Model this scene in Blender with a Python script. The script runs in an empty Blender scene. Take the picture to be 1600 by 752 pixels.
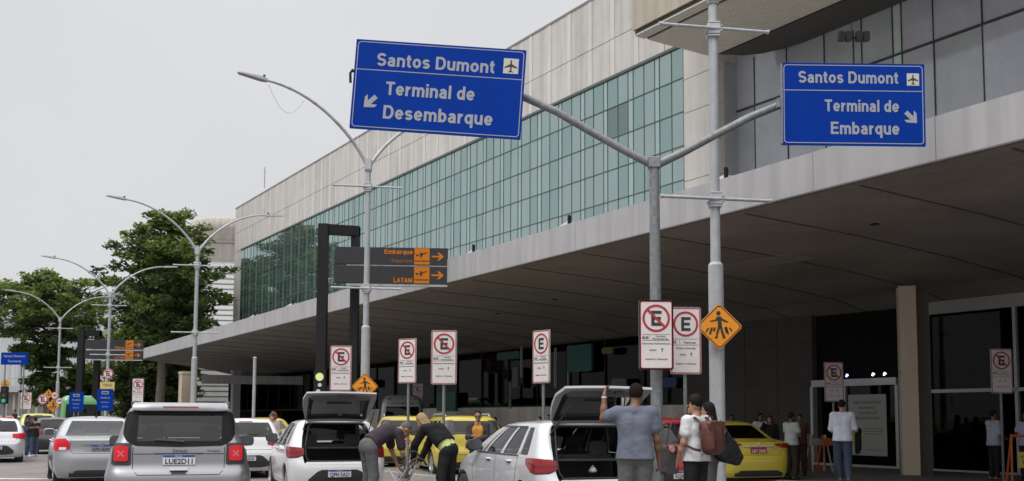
import bpy, bmesh, math, random
import numpy as np
from mathutils import Vector, Matrix
from mathutils.geometry import tessellate_polygon
R = math.radians
random.seed(7)
scene = bpy.context.scene
col = scene.collection

# ------------------------------------------------------------------ camera
CAM_H, FPX, PITCH, ROLL = 1.45, 1556.0, R(4.5), R(0.25)
PYC = 655 - FPX*math.tan(PITCH)
cd = bpy.data.cameras.new('camera'); cam = bpy.data.objects.new('camera', cd); col.objects.link(cam)
cd.sensor_width = 36; cd.lens = FPX/1600*36; cd.clip_end = 3000; cd.clip_start = .1
cd.shift_y = (PYC-376)/1600
_f = Vector((0, math.cos(PITCH), math.sin(PITCH))); _u = Vector((0, -math.sin(PITCH), math.cos(PITCH))); _r = Vector((1, 0, 0))
CR = math.cos(ROLL)*_r + math.sin(ROLL)*_u; CU = -math.sin(ROLL)*_r + math.cos(ROLL)*_u
m = Matrix((CR, CU, -_f)).transposed().to_4x4(); m.translation = (0, 0, CAM_H); cam.matrix_world = m
cd.dof.use_dof = True; cd.dof.focus_distance = 16; cd.dof.aperture_fstop = 2.8
scene.camera = cam

def ray(px, py): return _f + (px-800)/FPX*CR - (py-PYC)/FPX*CU
def at(px, py, Y): d = ray(px, py); return Vector((0, 0, CAM_H)) + d*(Y/d.y)      # world point on the view line at depth Y
def frame(A): return Vector((math.cos(A), math.sin(A), 0)), Vector((-math.sin(A), math.cos(A), 0))

# ------------------------------------------------------------------ world, sun, exposure
SUN_EL, SUN_AZ = R(58), R(215)      # azimuth clockwise from +Y
w = bpy.data.worlds.new('World'); scene.world = w; w.use_nodes = True
nt = w.node_tree; nt.nodes.clear(); N = nt.nodes.new; L = nt.links.new
out = N('ShaderNodeOutputWorld'); bg = N('ShaderNodeBackground'); L(bg.outputs[0], out.inputs[0]); bg.inputs[1].default_value = .1
sky = N('ShaderNodeTexSky'); sky.sky_type = 'NISHITA'; sky.sun_disc = False
sky.sun_elevation = SUN_EL; sky.sun_rotation = SUN_AZ; sky.dust_density = 4
hs = N('ShaderNodeHueSaturation'); hs.inputs['Saturation'].default_value = .12; L(sky.outputs[0], hs.inputs['Color'])
tc = N('ShaderNodeTexCoord'); sp = N('ShaderNodeSeparateXYZ'); L(tc.outputs['Generated'], sp.inputs[0])
rmp = N('ShaderNodeValToRGB'); L(sp.outputs[2], rmp.inputs[0])      # overcast dome: brighter overhead than at the horizon
e = rmp.color_ramp.elements
e[0].position = 0; e[0].color = (.30, .30, .31, 1)
e[1].position = 1; e[1].color = (1.0, 1.0, 1.02, 1)
for p_, v_ in ((.02, .315), (.42, .33), (.62, .8)):
    q = e.new(p_); q.color = (v_, v_*1.008, v_*1.04, 1)
cl = N('ShaderNodeTexNoise'); cl.inputs['Scale'].default_value = 2.2; cl.inputs['Detail'].default_value = 5; L(tc.outputs['Generated'], cl.inputs['Vector'])
cm = N('ShaderNodeMapRange'); cm.inputs[1].default_value = .3; cm.inputs[2].default_value = .7; cm.inputs[3].default_value = .95; cm.inputs[4].default_value = 1.05
L(cl.outputs['Fac'], cm.inputs[0])
mu = N('ShaderNodeVectorMath'); mu.operation = 'SCALE'; L(rmp.outputs[0], mu.inputs[0]); L(cm.outputs[0], mu.inputs[3])
mu2 = N('ShaderNodeVectorMath'); mu2.operation = 'SCALE'; mu2.inputs[3].default_value = 22.6; L(mu.outputs[0], mu2.inputs[0])
mx = N('ShaderNodeMix'); mx.data_type = 'RGBA'; mx.inputs[0].default_value = .92
L(hs.outputs[0], mx.inputs[6]); L(mu2.outputs[0], mx.inputs[7]); L(mx.outputs[2], bg.inputs[0])
sd = bpy.data.lights.new('sun', 'SUN'); sd.energy = 1.5; sd.angle = R(25); sd.color = (1, .96, .9)
so = bpy.data.objects.new('sun', sd); col.objects.link(so)
sv = Vector((math.sin(SUN_AZ)*math.cos(SUN_EL), math.cos(SUN_AZ)*math.cos(SUN_EL), math.sin(SUN_EL)))
so.rotation_euler = (-sv).to_track_quat('-Z', 'Y').to_euler(); so.location = (0, 0, 60)
vs = scene.view_settings; vs.view_transform = 'Standard'; vs.look = 'None'; vs.exposure = 0; vs.gamma = 1
scene.render.engine = 'CYCLES'
scene.cycles.max_bounces = 8; scene.cycles.transparent_max_bounces = 16; scene.cycles.use_denoising = True

# ------------------------------------------------------------------ materials
def srgb(*c):
    return tuple(((v/255)/12.92 if v/255 <= .04045 else ((v/255+.055)/1.055)**2.4) for v in c)
MATS = {}
def mat(name, colr, rough=.6, metal=0, coat=0, var=0, vscale=3, bump=0, bscale=40, streak=0, spec=.5, emit=None, coords='Object', bdist=.02):
    if name in MATS: return MATS[name]
    m = bpy.data.materials.new(name); MATS[name] = m; m.use_nodes = True; t = m.node_tree; b = t.nodes['Principled BSDF']
    b.inputs['Base Color'].default_value = (*colr, 1); b.inputs['Roughness'].default_value = rough
    b.inputs['Metallic'].default_value = metal; b.inputs['Coat Weight'].default_value = coat; b.inputs['Coat Roughness'].default_value = .04
    b.inputs['Specular IOR Level'].default_value = spec
    if emit: b.inputs['Emission Color'].default_value = (*colr, 1); b.inputs['Emission Strength'].default_value = emit
    if var or bump or streak:
        c = t.nodes.new('ShaderNodeTexCoord')
    if var or streak:
        last = None
        n = t.nodes.new('ShaderNodeTexNoise'); n.inputs['Scale'].default_value = vscale; n.inputs['Detail'].default_value = 6; n.inputs['Roughness'].default_value = .65
        t.links.new(c.outputs[coords], n.inputs['Vector'])
        mr = t.nodes.new('ShaderNodeMapRange'); mr.inputs[1].default_value = .3; mr.inputs[2].default_value = .7
        mr.inputs[3].default_value = 1-var; mr.inputs[4].default_value = 1+var
        t.links.new(n.outputs['Fac'], mr.inputs[0]); last = mr.outputs[0]
        if streak:
            mp = t.nodes.new('ShaderNodeMapping'); mp.inputs['Scale'].default_value = (1.6, 1.6, .10)
            t.links.new(c.outputs[coords], mp.inputs[0])
            n2 = t.nodes.new('ShaderNodeTexNoise'); n2.inputs['Scale'].default_value = 2.2; n2.inputs['Detail'].default_value = 5
            t.links.new(mp.outputs[0], n2.inputs['Vector'])
            m2 = t.nodes.new('ShaderNodeMapRange'); m2.inputs[1].default_value = .38; m2.inputs[2].default_value = .62; m2.inputs[3].default_value = 1-streak; m2.inputs[4].default_value = 1+streak*.4
            t.links.new(n2.outputs['Fac'], m2.inputs[0])
            mm = t.nodes.new('ShaderNodeMath'); mm.operation = 'MULTIPLY'; t.links.new(last, mm.inputs[0]); t.links.new(m2.outputs[0], mm.inputs[1]); last = mm.outputs[0]
        vm = t.nodes.new('ShaderNodeVectorMath'); vm.operation = 'SCALE'; vm.inputs[0].default_value = colr; t.links.new(last, vm.inputs[3])
        t.links.new(vm.outputs[0], b.inputs['Base Color'])
    if bump:
        n3 = t.nodes.new('ShaderNodeTexNoise'); n3.inputs['Scale'].default_value = bscale; n3.inputs['Detail'].default_value = 4
        t.links.new(c.outputs[coords], n3.inputs['Vector'])
        bp = t.nodes.new('ShaderNodeBump'); bp.inputs['Strength'].default_value = bump; bp.inputs['Distance'].default_value = bdist
        t.links.new(n3.outputs['Fac'], bp.inputs['Height']); t.links.new(bp.outputs[0], b.inputs['Normal'])
    return m
def glassmat(name, tint, refl=1.0, rough=0.0, ior=1.5):
    if name in MATS: return MATS[name]
    m = bpy.data.materials.new(name); MATS[name] = m; m.use_nodes = True; t = m.node_tree; t.nodes.clear()
    o = t.nodes.new('ShaderNodeOutputMaterial'); a = t.nodes.new('ShaderNodeBsdfTransparent'); g = t.nodes.new('ShaderNodeBsdfGlossy')
    g.inputs['Roughness'].default_value = rough; g.inputs['Color'].default_value = (refl, refl, refl, 1); a.inputs[0].default_value = (*tint, 1)
    f = t.nodes.new('ShaderNodeFresnel'); f.inputs[0].default_value = ior; x = t.nodes.new('ShaderNodeMixShader')
    t.links.new(f.outputs[0], x.inputs[0]); t.links.new(a.outputs[0], x.inputs[1]); t.links.new(g.outputs[0], x.inputs[2]); t.links.new(x.outputs[0], o.inputs[0])
    return m
def panemat(name, base, refl, fac, rough=.02, streak=.15):
    # coated facade glass: reflective film over a curtain-grey backing
    if name in MATS: return MATS[name]
    m = mat(name, base, .5, var=.12, vscale=.8, streak=streak, spec=.2); t = m.node_tree; b = t.nodes['Principled BSDF']; o = t.nodes['Material Output']
    g = t.nodes.new('ShaderNodeBsdfGlossy'); g.inputs['Color'].default_value = (*refl, 1); g.inputs['Roughness'].default_value = rough
    x = t.nodes.new('ShaderNodeMixShader'); fr = t.nodes.new('ShaderNodeFresnel'); fr.inputs[0].default_value = 2.0; ml = t.nodes.new('ShaderNodeMath'); ml.operation = 'MULTIPLY_ADD'; ml.use_clamp = True
    ml.inputs[1].default_value = 1.15*fac/.4; ml.inputs[2].default_value = .27*fac/.4; t.links.new(fr.outputs[0], ml.inputs[0]); t.links.new(ml.outputs[0], x.inputs[0])
    t.links.new(b.outputs[0], x.inputs[1]); t.links.new(g.outputs[0], x.inputs[2]); t.links.new(x.outputs[0], o.inputs[0])
    return m

asphalt = mat('asphalt', (.165, .150, .146), .85, var=.22, vscale=.6, bump=.5, bscale=60)
paving = mat('paving', (.15, .14, .13), .8, var=.15, vscale=1.5, bump=.2)
kerbm = mat('kerb_stone', (.32, .31, .29), .8, var=.12, vscale=4)
linem = mat('road_paint', (.62, .62, .6), .7, var=.2, vscale=6)
stone = mat('stone_cladding', (.50, .48, .455), .75, var=.06, vscale=1.2, streak=.11)
stone_dark = mat('stone_joint', (.22, .20, .18), .9)
fasciam = mat('painted_concrete', (.375, .37, .375), .75, var=.05, vscale=1.0, streak=.11)
soffitm = mat('slatted_soffit', (.25, .23, .205), .7, var=.2, vscale=.5)
galv = mat('galvanised_steel', (.20, .21, .215), .55, metal=.3, var=.28, vscale=16, streak=.1)
galv_light = mat('painted_steel', (.40, .415, .43), .5, metal=.2, var=.10, vscale=7, streak=.12)
black_metal = mat('black_metal', (.012, .012, .013), .6, var=.15, vscale=3, spec=.25)
dark_panel = mat('dark_sign_panel', (.035, .036, .039), .6, var=.06, vscale=2, spec=.25)
orange = mat('sign_orange', srgb(196, 112, 14), .6, spec=.2)
blue = mat('sign_blue', srgb(0, 50, 142), .5, var=.07, vscale=1.5, spec=.08, streak=.05)
white_mark = mat('reflective_white', (.32, .335, .365), .5, spec=.15)
cream_mark = mat('cream_square', (.50, .49, .42), .5)
black_mark = mat('black_marking', (.02, .02, .022), .5)
sign_white = mat('sign_white', (.62, .58, .56), .55, var=.05, vscale=5)
sign_red = mat('sign_red', (.36, .015, .03), .5)
sign_pink = mat('sign_edge', (.50, .36, .36), .5)
text_grey = mat('small_lettering', (.14, .13, .14), .6)
sign_yellow = mat('sign_yellow', srgb(226, 142, 10), .5)
rubber = mat('rubber', (.02, .02, .02), .8)
trim = mat('black_plastic', (.025, .026, .028), .55)
interior = mat('car_interior', (.035, .035, .038), .8, var=.2)
alloy = mat('alloy_wheel', (.5, .5, .52), .35, metal=.7)
lampred = mat('tail_lamp_red', (.22, .008, .015), .15, coat=.35, spec=.3)
lampred_lit = mat('tail_lamp_lit', (.52, .014, .026), .3, coat=.15, spec=.2, emit=.16)
lampclear = mat('lamp_clear', (.75, .75, .76), .15, coat=1)
cabglass = glassmat('tinted_car_glass', (.42, .45, .45), .9)
darkglass = glassmat('dark_car_glass', (.07, .075, .08), .8)
clearglass = glassmat('clear_car_glass', (.72, .77, .75), .95)
platem = mat('plate_white', (.62, .63, .64), .5)
plateblue = mat('plate_blue', (.03, .06, .28), .5)
chrome = mat('chrome', (.6, .6, .62), .2, metal=1)
bark = mat('bark', (.12, .10, .08), .9, var=.25, vscale=5)

# ------------------------------------------------------------------ helpers
def tag(o, label=None, cat=None, group=None, kind=None):
    if label: o['label'] = label
    if cat: o['category'] = cat
    if group: o['group'] = group
    if kind: o['kind'] = kind
    return o
def empty(name, loc=(0, 0, 0), rz=0):
    o = bpy.data.objects.new(name, None); col.objects.link(o); o.location = loc; o.rotation_euler = (0, 0, rz); o.empty_display_size = .2
    return o
def thing(name, label, cat, loc=(0, 0, 0), rz=0, group=None): return tag(empty(name, loc, rz), label, cat, group)
def tree_copy(o, parent=None):
    c = o.copy(); col.objects.link(c); c.parent = parent
    for ch in o.children: tree_copy(ch, c)
    return c
class MB:
    def __init__(s): s.v = []; s.f = []; s.mi = []; s.m = 0; s.sm = []; s.smooth = False
    def add(s, vs, fs):
        b = len(s.v); s.v += [tuple(x) for x in vs]; s.f += [tuple(b+i for i in f) for f in fs]; s.mi += [s.m]*len(fs); s.sm += [s.smooth]*len(fs); return s
    def box(s, a, b, M=None):
        (x0, y0, z0), (x1, y1, z1) = a, b
        vs = [(x0,y0,z0),(x1,y0,z0),(x1,y1,z0),(x0,y1,z0),(x0,y0,z1),(x1,y0,z1),(x1,y1,z1),(x0,y1,z1)]
        if M is not None: vs = [tuple(M @ Vector(v)) for v in vs]
        return s.add(vs, [(0,3,2,1),(4,5,6,7),(0,1,5,4),(1,2,6,5),(2,3,7,6),(3,0,4,7)])
    def cbox(s, c, d, M=None): return s.box([c[i]-d[i]/2 for i in range(3)], [c[i]+d[i]/2 for i in range(3)], M)
    def prism(s, pts, y0, y1, M=None):          # polygon in (x, z) extruded along y
        n = len(pts); area = sum(pts[i][0]*pts[(i+1) % n][1]-pts[(i+1) % n][0]*pts[i][1] for i in range(n))
        if area < 0: pts = pts[::-1]
        vs = [(x, y0, z) for x, z in pts]+[(x, y1, z) for x, z in pts]
        tris = tessellate_polygon([[Vector((x, z, 0)) for x, z in pts]])
        fs = []
        for t in tris:
            a, b, c = [pts[i] for i in t]
            t = t if (b[0]-a[0])*(c[1]-a[1])-(b[1]-a[1])*(c[0]-a[0]) > 0 else t[::-1]
            fs += [tuple(t), tuple(n+i for i in t[::-1])]
        fs += [(i, i+n, (i+1) % n+n, (i+1) % n) for i in range(n)]
        if M is not None: vs = [tuple(M @ Vector(v)) for v in vs]
        return s.add(vs, fs)
    def tube(s, pts, r, n=10, cap=True):
        pts = [Vector(p) for p in pts]; k = len(pts); rs = r if isinstance(r, (list, tuple)) else [r]*k
        old = s.smooth; s.smooth = True
        vs = []; up = None
        for i, p in enumerate(pts):
            d = (pts[min(i+1, k-1)]-pts[max(i-1, 0)]).normalized()
            if up is None: up = Vector((1, 0, 0)) if abs(d.x) < .8 else Vector((0, 1, 0))
            a = (up-d*up.dot(d)).normalized(); b = d.cross(a); up = a
            for j in range(n):
                t = 2*math.pi*j/n; vs.append(p+rs[i]*(math.cos(t)*a+math.sin(t)*b))
        fs = [(i*n+j, i*n+(j+1) % n, (i+1)*n+(j+1) % n, (i+1)*n+j) for i in range(k-1) for j in range(n)]
        s.add(vs, fs); s.smooth = False
        if cap: s.add([vs[j] for j in range(n)], [tuple(range(n))[::-1]]); s.add([vs[(k-1)*n+j] for j in range(n)], [tuple(range(n))])
        s.smooth = old; return s
    def lathe(s, prof, c=(0, 0, 0), axis='z', n=24):       # prof: list of (radius, height)
        k = len(prof); vs = []
        for r, h in prof:
            for j in range(n):
                t = 2*math.pi*j/n; x, y = r*math.cos(t), r*math.sin(t)
                q = (x, y, h) if axis == 'z' else ((h, x, y) if axis == 'x' else (x, h, -y))
                vs.append((c[0]+q[0], c[1]+q[1], c[2]+q[2]))
        old = s.smooth; s.smooth = True
        s.add(vs, [(i*n+j, i*n+(j+1) % n, (i+1)*n+(j+1) % n, (i+1)*n+j) for i in range(k-1) for j in range(n)]); s.smooth = old; return s
    def ring(s, c, r0, r1, y0, y1, n=40):          # flat annulus facing -y
        vs = []
        for (r, y) in ((r0, y0), (r1, y0), (r1, y1), (r0, y1)):
            for j in range(n): t = 2*math.pi*j/n; vs.append((c[0]+r*math.cos(t), y, c[1]+r*math.sin(t)))
        fs = []
        for k in range(4):
            for j in range(n): fs.append((k*n+j, k*n+(j+1) % n, ((k+1) % 4)*n+(j+1) % n, ((k+1) % 4)*n+j)[::-1])
        return s.add(vs, fs)
    def build(s, name, mats, parent=None, loc=None, rz=None, label=None, cat=None, group=None, kind=None, bevel=0, sharp=None):
        me = bpy.data.meshes.new(name); me.from_pydata(s.v, [], s.f)
        for q in (mats if isinstance(mats, (list, tuple)) else [mats]): me.materials.append(q)
        me.polygons.foreach_set('material_index', s.mi); me.polygons.foreach_set('use_smooth', s.sm); me.update()
        o = bpy.data.objects.new(name, me); col.objects.link(o)
        if parent: o.parent = parent
        if loc is not None: o.location = loc
        if rz is not None: o.rotation_euler = (0, 0, rz)
        if bevel:
            bv = o.modifiers.new('bevel', 'BEVEL'); bv.width = bevel; bv.segments = 2; bv.limit_method = 'ANGLE'
        return tag(o, label, cat, group, kind)
def circ(cx, cz, r, n=32): return [(cx+r*math.cos(2*math.pi*i/n), cz+r*math.sin(2*math.pi*i/n)) for i in range(n)]
def rrect(x0, z0, x1, z1, r, n=5):
    P = []
    for cx, cz, a in ((x1-r, z1-r, 0), (x0+r, z1-r, 90), (x0+r, z0+r, 180), (x1-r, z0+r, 270)):
        P += [(cx+r*math.cos(R(a+90*i/n)), cz+r*math.sin(R(a+90*i/n))) for i in range(n+1)]
    return P
def text(s, h, material, parent, x, z, y=-.01, align='LEFT', width=None, bold=.012, name='lettering', thick=.002, rot=0):
    """lettering in the local xz plane facing -y; h = cap height in metres; width fits the line"""
    cu = bpy.data.curves.new('t', 'FONT'); cu.body = s; cu.size = h/.729; cu.align_x = align; cu.offset = bold*h; cu.extrude = thick/2; cu.resolution_u = 3
    ob = bpy.data.objects.new('t', cu); col.objects.link(ob)
    me = bpy.data.meshes.new_from_object(ob); bpy.data.objects.remove(ob); bpy.data.curves.remove(cu)
    n = len(me.vertices); co = np.empty(n*3); me.vertices.foreach_get('co', co); co = co.reshape(-1, 3)
    if n and width: co[:, 0] *= width/(co[:, 0].max()-co[:, 0].min())
    if n and align == 'LEFT': co[:, 0] -= co[:, 0].min()
    if n and align == 'RIGHT': co[:, 0] -= co[:, 0].max()
    if n and align == 'CENTER': co[:, 0] -= (co[:, 0].min()+co[:, 0].max())/2
    c, sn = math.cos(rot), math.sin(rot)
    new = np.stack([x+co[:, 0]*c-co[:, 1]*sn, y-co[:, 2], z+co[:, 0]*sn+co[:, 1]*c], 1)
    me.vertices.foreach_set('co', new.ravel()); me.materials.clear(); me.materials.append(material); me.update()
    o = bpy.data.objects.new(name, me); col.objects.link(o); o.parent = parent; return o
# ------------------------------------------------------------------ bold grotesque lettering for the road signs, drawn stroke by stroke
def _arc(cx, cy, rx, ry, a0, a1, n=12): return [(cx+rx*math.cos(R(a0+(a1-a0)*i/n)), cy+ry*math.sin(R(a0+(a1-a0)*i/n))) for i in range(n+1)]
_S = lambda w_, h_, t: [_arc(w_/2, h_-t/2-(h_-t)*.25, w_/2-t/2, (h_-t)*.25, 22, 180, 10)+_arc(w_/2, t/2+(h_-t)*.25, w_/2-t/2, (h_-t)*.25, 90, -160, 16)[0:]]
def _glyphs(t=.185):
    h = t/2; X = .735; c = X/2; ry = X/2-h
    def S_(w_, H_):
        r = (H_-t)/4; rx = w_/2-h
        return [_arc(w_/2, H_-h-r, rx, r, 20, 150, 9)+_arc(w_/2, H_-h-r, rx, r, 180, 235, 4)+_arc(w_/2, h+r, rx, r, 55, 0, 4)+_arc(w_/2, h+r, rx, r, -30, -160, 9)]
    G = {
     'S': (.66, S_(.66, 1)), 's': (.53, S_(.53, X)),
     'D': (.72, [[(h, h), (.36, h)]+_arc(.36, .5, .72-h-.36, .5-h, -90, 90, 14)+[(h, 1-h)], [(h, 0), (h, 1)]]),
     'T': (.62, [[(0, 1-h), (.62, 1-h)], [(.31, 1-h), (.31, 0)]]),
     'E': (.62, [[(h, 0), (h, 1)], [(h, 1-h), (.61, 1-h)], [(h, .52), (.57, .52)], [(h, h), (.62, h)]]),
     'L': (.56, [[(h, 0), (h, 1)], [(h, h), (.56, h)]]),
     'A': (.74, [[(.06, 0), (.37, .96)], [(.68, 0), (.37, .96)], [(.18, .27), (.56, .27)]]),
     'M': (.84, [[(h, 0), (h, 1)], [(h+.02, .97), (.42, .1)], [(.82-h, .97), (.42, .1)], [(.84-h, 0), (.84-h, 1)]]),
     'o': (.60, [_arc(.30, c, .30-h, ry, 0, 360, 24)]),
     'e': (.58, [[(h, c-.01), (.53, c-.01)], _arc(.29, c, .29-h, ry, -4, 322, 22)]),
     'a': (.56, [_arc(.27, X-h-.15, .17, .15, 165, 0, 9)+[(.44, .16), (.47, 0)], [(.44, .44), (.25, .40)]+_arc(.25, .235, .155, .155, 110, 320, 10)+[(.44, .20)]]),
     'n': (.57, [[(h, 0), (h, X)], [(h, .42)]+_arc(.29, X-h-.19, .20, .19, 165, 0, 10)+[(.57-h, 0)]]),
     'm': (.88, [[(h, 0), (h, X)], [(h, .42)]+_arc(.265, X-h-.18, .175, .18, 165, 0, 9)+[(.44, 0)], [(.44, .42)]+_arc(.615, X-h-.18, .175, .18, 165, 0, 9)+[(.88-h, 0)]]),
     'u': (.57, [[(.57-h, 0), (.57-h, X)], [(h, X)]+_arc(.28, h+.19, .19, .19, 180, 345, 10)]),
     't': (.35, [[(.16, .94), (.16, .24)]+_arc(.27, .22, .11, .13, 180, 275, 6)+[(.34, h)], [(0, X-.07), (.34, X-.07)]]),
     'r': (.38, [[(h, 0), (h, X)], [(h, .38)]+_arc(.32, X-h-.25, .20, .24, 165, 80, 7)]),
     'i': (t, [[(h, 0), (h, X)], [(h, .83), (h, 1)]]), 'l': (t, [[(h, 0), (h, 1)]]),
     'd': (.58, [[(.58-h, 0), (.58-h, 1)], _arc(.28, c, .28-h, ry, 0, 360, 22)]),
     'b': (.58, [[(h, 0), (h, 1)], _arc(.30, c, .28-h, ry, 0, 360, 22)]),
     'q': (.58, [[(.58-h, -.27), (.58-h, X)], _arc(.28, c, .28-h, ry, 0, 360, 22)]),
     'p': (.58, [[(h, -.27), (h, X)], _arc(.30, c, .28-h, ry, 0, 360, 22)]),
    }
    return G
GLY = _glyphs()
def sign_text(s, cap, material, parent, x, z, y=-.003, align='LEFT', width=None, t=.185, name='lettering', sp=.10):
    pen = 0; strokes = []
    for ch in s:
        if ch == ' ': pen += .32; continue
        w_, st = GLY[ch]
        for q in st: strokes.append([(px_+pen, py_) for px_, py_ in q])
        pen += w_+sp
    tot = pen-sp; kx = width/(tot*cap) if width else 1
    x0 = {'LEFT': x, 'RIGHT': x-tot*cap*kx, 'CENTER': x-tot*cap*kx/2}[align]
    mb = MB(); 
    for k, q in enumerate(strokes):
        V = []; n = len(q); closed = abs(q[0][0]-q[-1][0])+abs(q[0][1]-q[-1][1]) < 1e-6
        for i in range(n):
            a = q[i-1] if i else (q[-2] if closed else q[0]); b = q[i+1] if i < n-1 else (q[1] if closed else q[-1])
            d0 = (q[i][0]-a[0], q[i][1]-a[1]) if a != q[i] else (b[0]-q[i][0], b[1]-q[i][1]); d1 = (b[0]-q[i][0], b[1]-q[i][1]) if b != q[i] else d0
            l0, l1 = math.hypot(*d0) or 1, math.hypot(*d1) or 1; n0, n1 = (-d0[1]/l0, d0[0]/l0), (-d1[1]/l1, d1[0]/l1)
            mx_, my_ = n0[0]+n1[0], n0[1]+n1[1]; l = math.hypot(mx_, my_) or 1; mx_, my_ = mx_/l, my_/l; c = max(.5, mx_*n0[0]+my_*n0[1]); wq = t/2/c
            for sg in (1, -1): V.append((x0+(q[i][0]+sg*mx_*wq)*cap*kx, y-.00025*(k % 4), z+(q[i][1]+sg*my_*wq)*cap))
        mb.add(V, [(2*i, 2*i+1, 2*i+3, 2*i+2) for i in range(n-1)])
    return mb.build(name, material, parent)
# ------------------------------------------------------------------ frames of the terminal
NV, DV = frame(R(32.2)); MF = Matrix((NV, DV, Vector((0, 0, 1)))).transposed().to_4x4()       # (D, s, z): D away from the road, s along the facade
NC, DC = frame(R(31.0)); MC = Matrix((NC, DC, Vector((0, 0, 1)))).transposed().to_4x4()
def sF(px, py, D): d = ray(px, py); t = D/d.dot(NV); return d.dot(DV)*t     # facade coordinate met by a view line
def FP(D, s, z=0): return D*NV+s*DV+Vector((0, 0, z))

# ------------------------------------------------------------------ ground
g = MB(); g.add([(-900, -60, 0), (900, -60, 0), (900, 1600, 0), (-900, 1600, 0)], [(0, 1, 2, 3)])
g.build('ground', asphalt, kind='structure')
g = MB(); g.box((17.0, -12, .0), (60, 120, .12), MF); g.build('pavement', paving, kind='structure')
g = MB(); g.box((16.8, -12, .0), (17.0, 120, .13), MF); g.build('kerb', kerbm, kind='structure')
g = MB(); g.box((10.9, 8, .0), (12.1, 118, .12), MF); g.build('median', paving, kind='structure')
g = MB()
for (a, b) in ((10.75, 10.9), (12.1, 12.25)): g.box((a, 8, 0), (b, 118, .13), MF)
g.build('median_kerb', kerbm, kind='structure')
g = MB()
A2 = R(27); n2, d2 = frame(A2); M2 = Matrix((n2, d2, Vector((0, 0, 1)))).transposed().to_4x4()
for D_ in (-.6, 3.0):
    for k in range(18): g.box((D_, 6+k*6, .004), (D_+.12, 9+k*6, .008), M2)
p0, p1 = at(0, 744, 24), at(70, 744.5, 24); g.box((-16, 23.4, .004), (-9.5, 23.62, .008))
g.build('lane_marking', linem, kind='structure')

# ------------------------------------------------------------------ terminal building
T = thing('airport_terminal', 'long stone and green glass airport terminal with a deep white edged canopy', 'building', FP(24, 30, 0))
T_inv = Matrix.Translation(-Vector(FP(24, 30, 0))); bpy.context.view_layer.update()
def tpart(mb, name, mats, **k):
    o = mb.build(name, mats, T, **k); o.matrix_parent_inverse = T_inv; return o
TOPZ, TEALZ = 18.7, 15.08
s_tr, s_tl, s_end = sF(1068, 200, 24), sF(376, 420, 24), sF(366.5, 400, 24)
stone2 = mat('stone_cladding_pale', (.57, .545, .51), .75, var=.05, vscale=1.0, streak=.08)
stone3 = mat('stone_cladding_grey', (.475, .455, .43), .75, var=.08, vscale=1.2, streak=.14)
# solid volume behind the skin
mb = MB(); mb.box((24.45, s_end-.02, 6.2), (24.6, 26.7, TOPZ-.2), MF); mb.box((25.6, -14, 6.2), (58, s_end-.05, TOPZ-.15), MF)
tpart(mb, 'core_wall', stone_dark)
# stone cladding: panels, with pale vertical strips between them
mb = MB(); rnd = random.Random(3)
mb.m = 3; mb.box((24.06, s_end, 15.1), (24.4, 24.5, TOPZ-.05), MF); mb.box((24.06, s_end, 5.2), (24.4, s_tl+.03, 15.1), MF); mb.box((24.06, s_tr-.03, 5.2), (24.4, 24.92, 15.1), MF)
rows = [(TEALZ+.02, 16.60), (16.63, TOPZ)]
s = s_end
while s > -14:
    wd = 1.22
    for (z0, z1) in rows:
        mb.m = rnd.choice([0, 0, 0, 2]); mb.box((24.0, s-wd, z0), (24.3, s-.012, z1), MF)
        mb.m = 1; mb.box((23.99, s-wd-.26, z0), (24.3, s-wd-.012, z1), MF)
    s -= wd+.27
for z0 in np.arange(5.0, 15.0, 1.245):
    mb.m = 0; mb.box((24.0, s_tl+.03, z0+.01), (24.3, s_end, min(z0+1.235, 15.07)), MF)
    mb.m = 1; mb.box((24.0, 24.9, z0+.012), (24.3, s_tr-.03, min(z0+1.233, 15.07)), MF)
mb.m = 3; mb.box((23.97, s_end+.02, TOPZ), (24.5, 24.5, TOPZ+.09), MF)
mb.m = 0; mb.box((24.3, s_end-.01, 5.0), (58, s_end+.2, TOPZ), MF)
mb.m = 1; mb.box((24.3, 24.9, 6.0), (25.7, 25.1, 15.07), MF)
tpart(mb, 'stone_cladding', [stone, stone2, stone3, stone_dark])
# green curtain wall
TG = [panemat('green_glass_%s' % n, b, q_, f, r) for n, b, f, r, q_ in
      (('pale', (.075, .105, .10), .42, .012, (.70, .86, .84)), ('mid', (.05, .085, .078), .42, .01, (.60, .80, .77)), ('deep', (.03, .045, .045), .34, .02, (.50, .64, .62)), ('strip', (.15, .21, .20), .40, .02, (.76, .92, .90)))]
pan, mul, mulh = MB(), MB(), MB()
zs = [6.3+1.2543*i for i in range(8)]
cols = []; s = s_tr; i = 0
while s < s_tl-.2:
    wd = [.62, .70, .26, .66, .62, .30][i % 6]*rnd.uniform(.94, 1.06); cols.append((s, min(s+wd, s_tl), i % 6)); s += wd; i += 1
for (a, b, k) in cols:
    cm_ = 3 if k in (2, 5) else 0
    for r_ in range(7):
        pan.m = cm_ if cm_ else rnd.choice([0, 0, 0, 1, 1, 0] + ([2] if r_ > 4 and a < 34 and rnd.random() < .5 else []))
        t1, t2 = rnd.gauss(0, .0014), rnd.gauss(0, .0014)
        P = [(24.02, a), (24.02, b)]
        z0, z1 = zs[r_], zs[r_+1]
        vs = [(24.02-t1-t2, b, z0), (24.02+t1-t2, a, z0), (24.02+t1+t2, a, z1), (24.02-t1+t2, b, z1)]
        pan.add([MF @ Vector(v) for v in vs], [(0, 1, 2, 3)])
    mul.box((24.0, a-.009, 6.1), (24.03, a+.009, TEALZ), MF)
for z in zs[1:-1]: mulh.box((23.99, s_tr, z-.016), (24.03, s_tl, z+.016), MF)
mulh.box((23.94, s_tr, TEALZ-.08), (24.04, s_tl, TEALZ+.02), MF)
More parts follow.
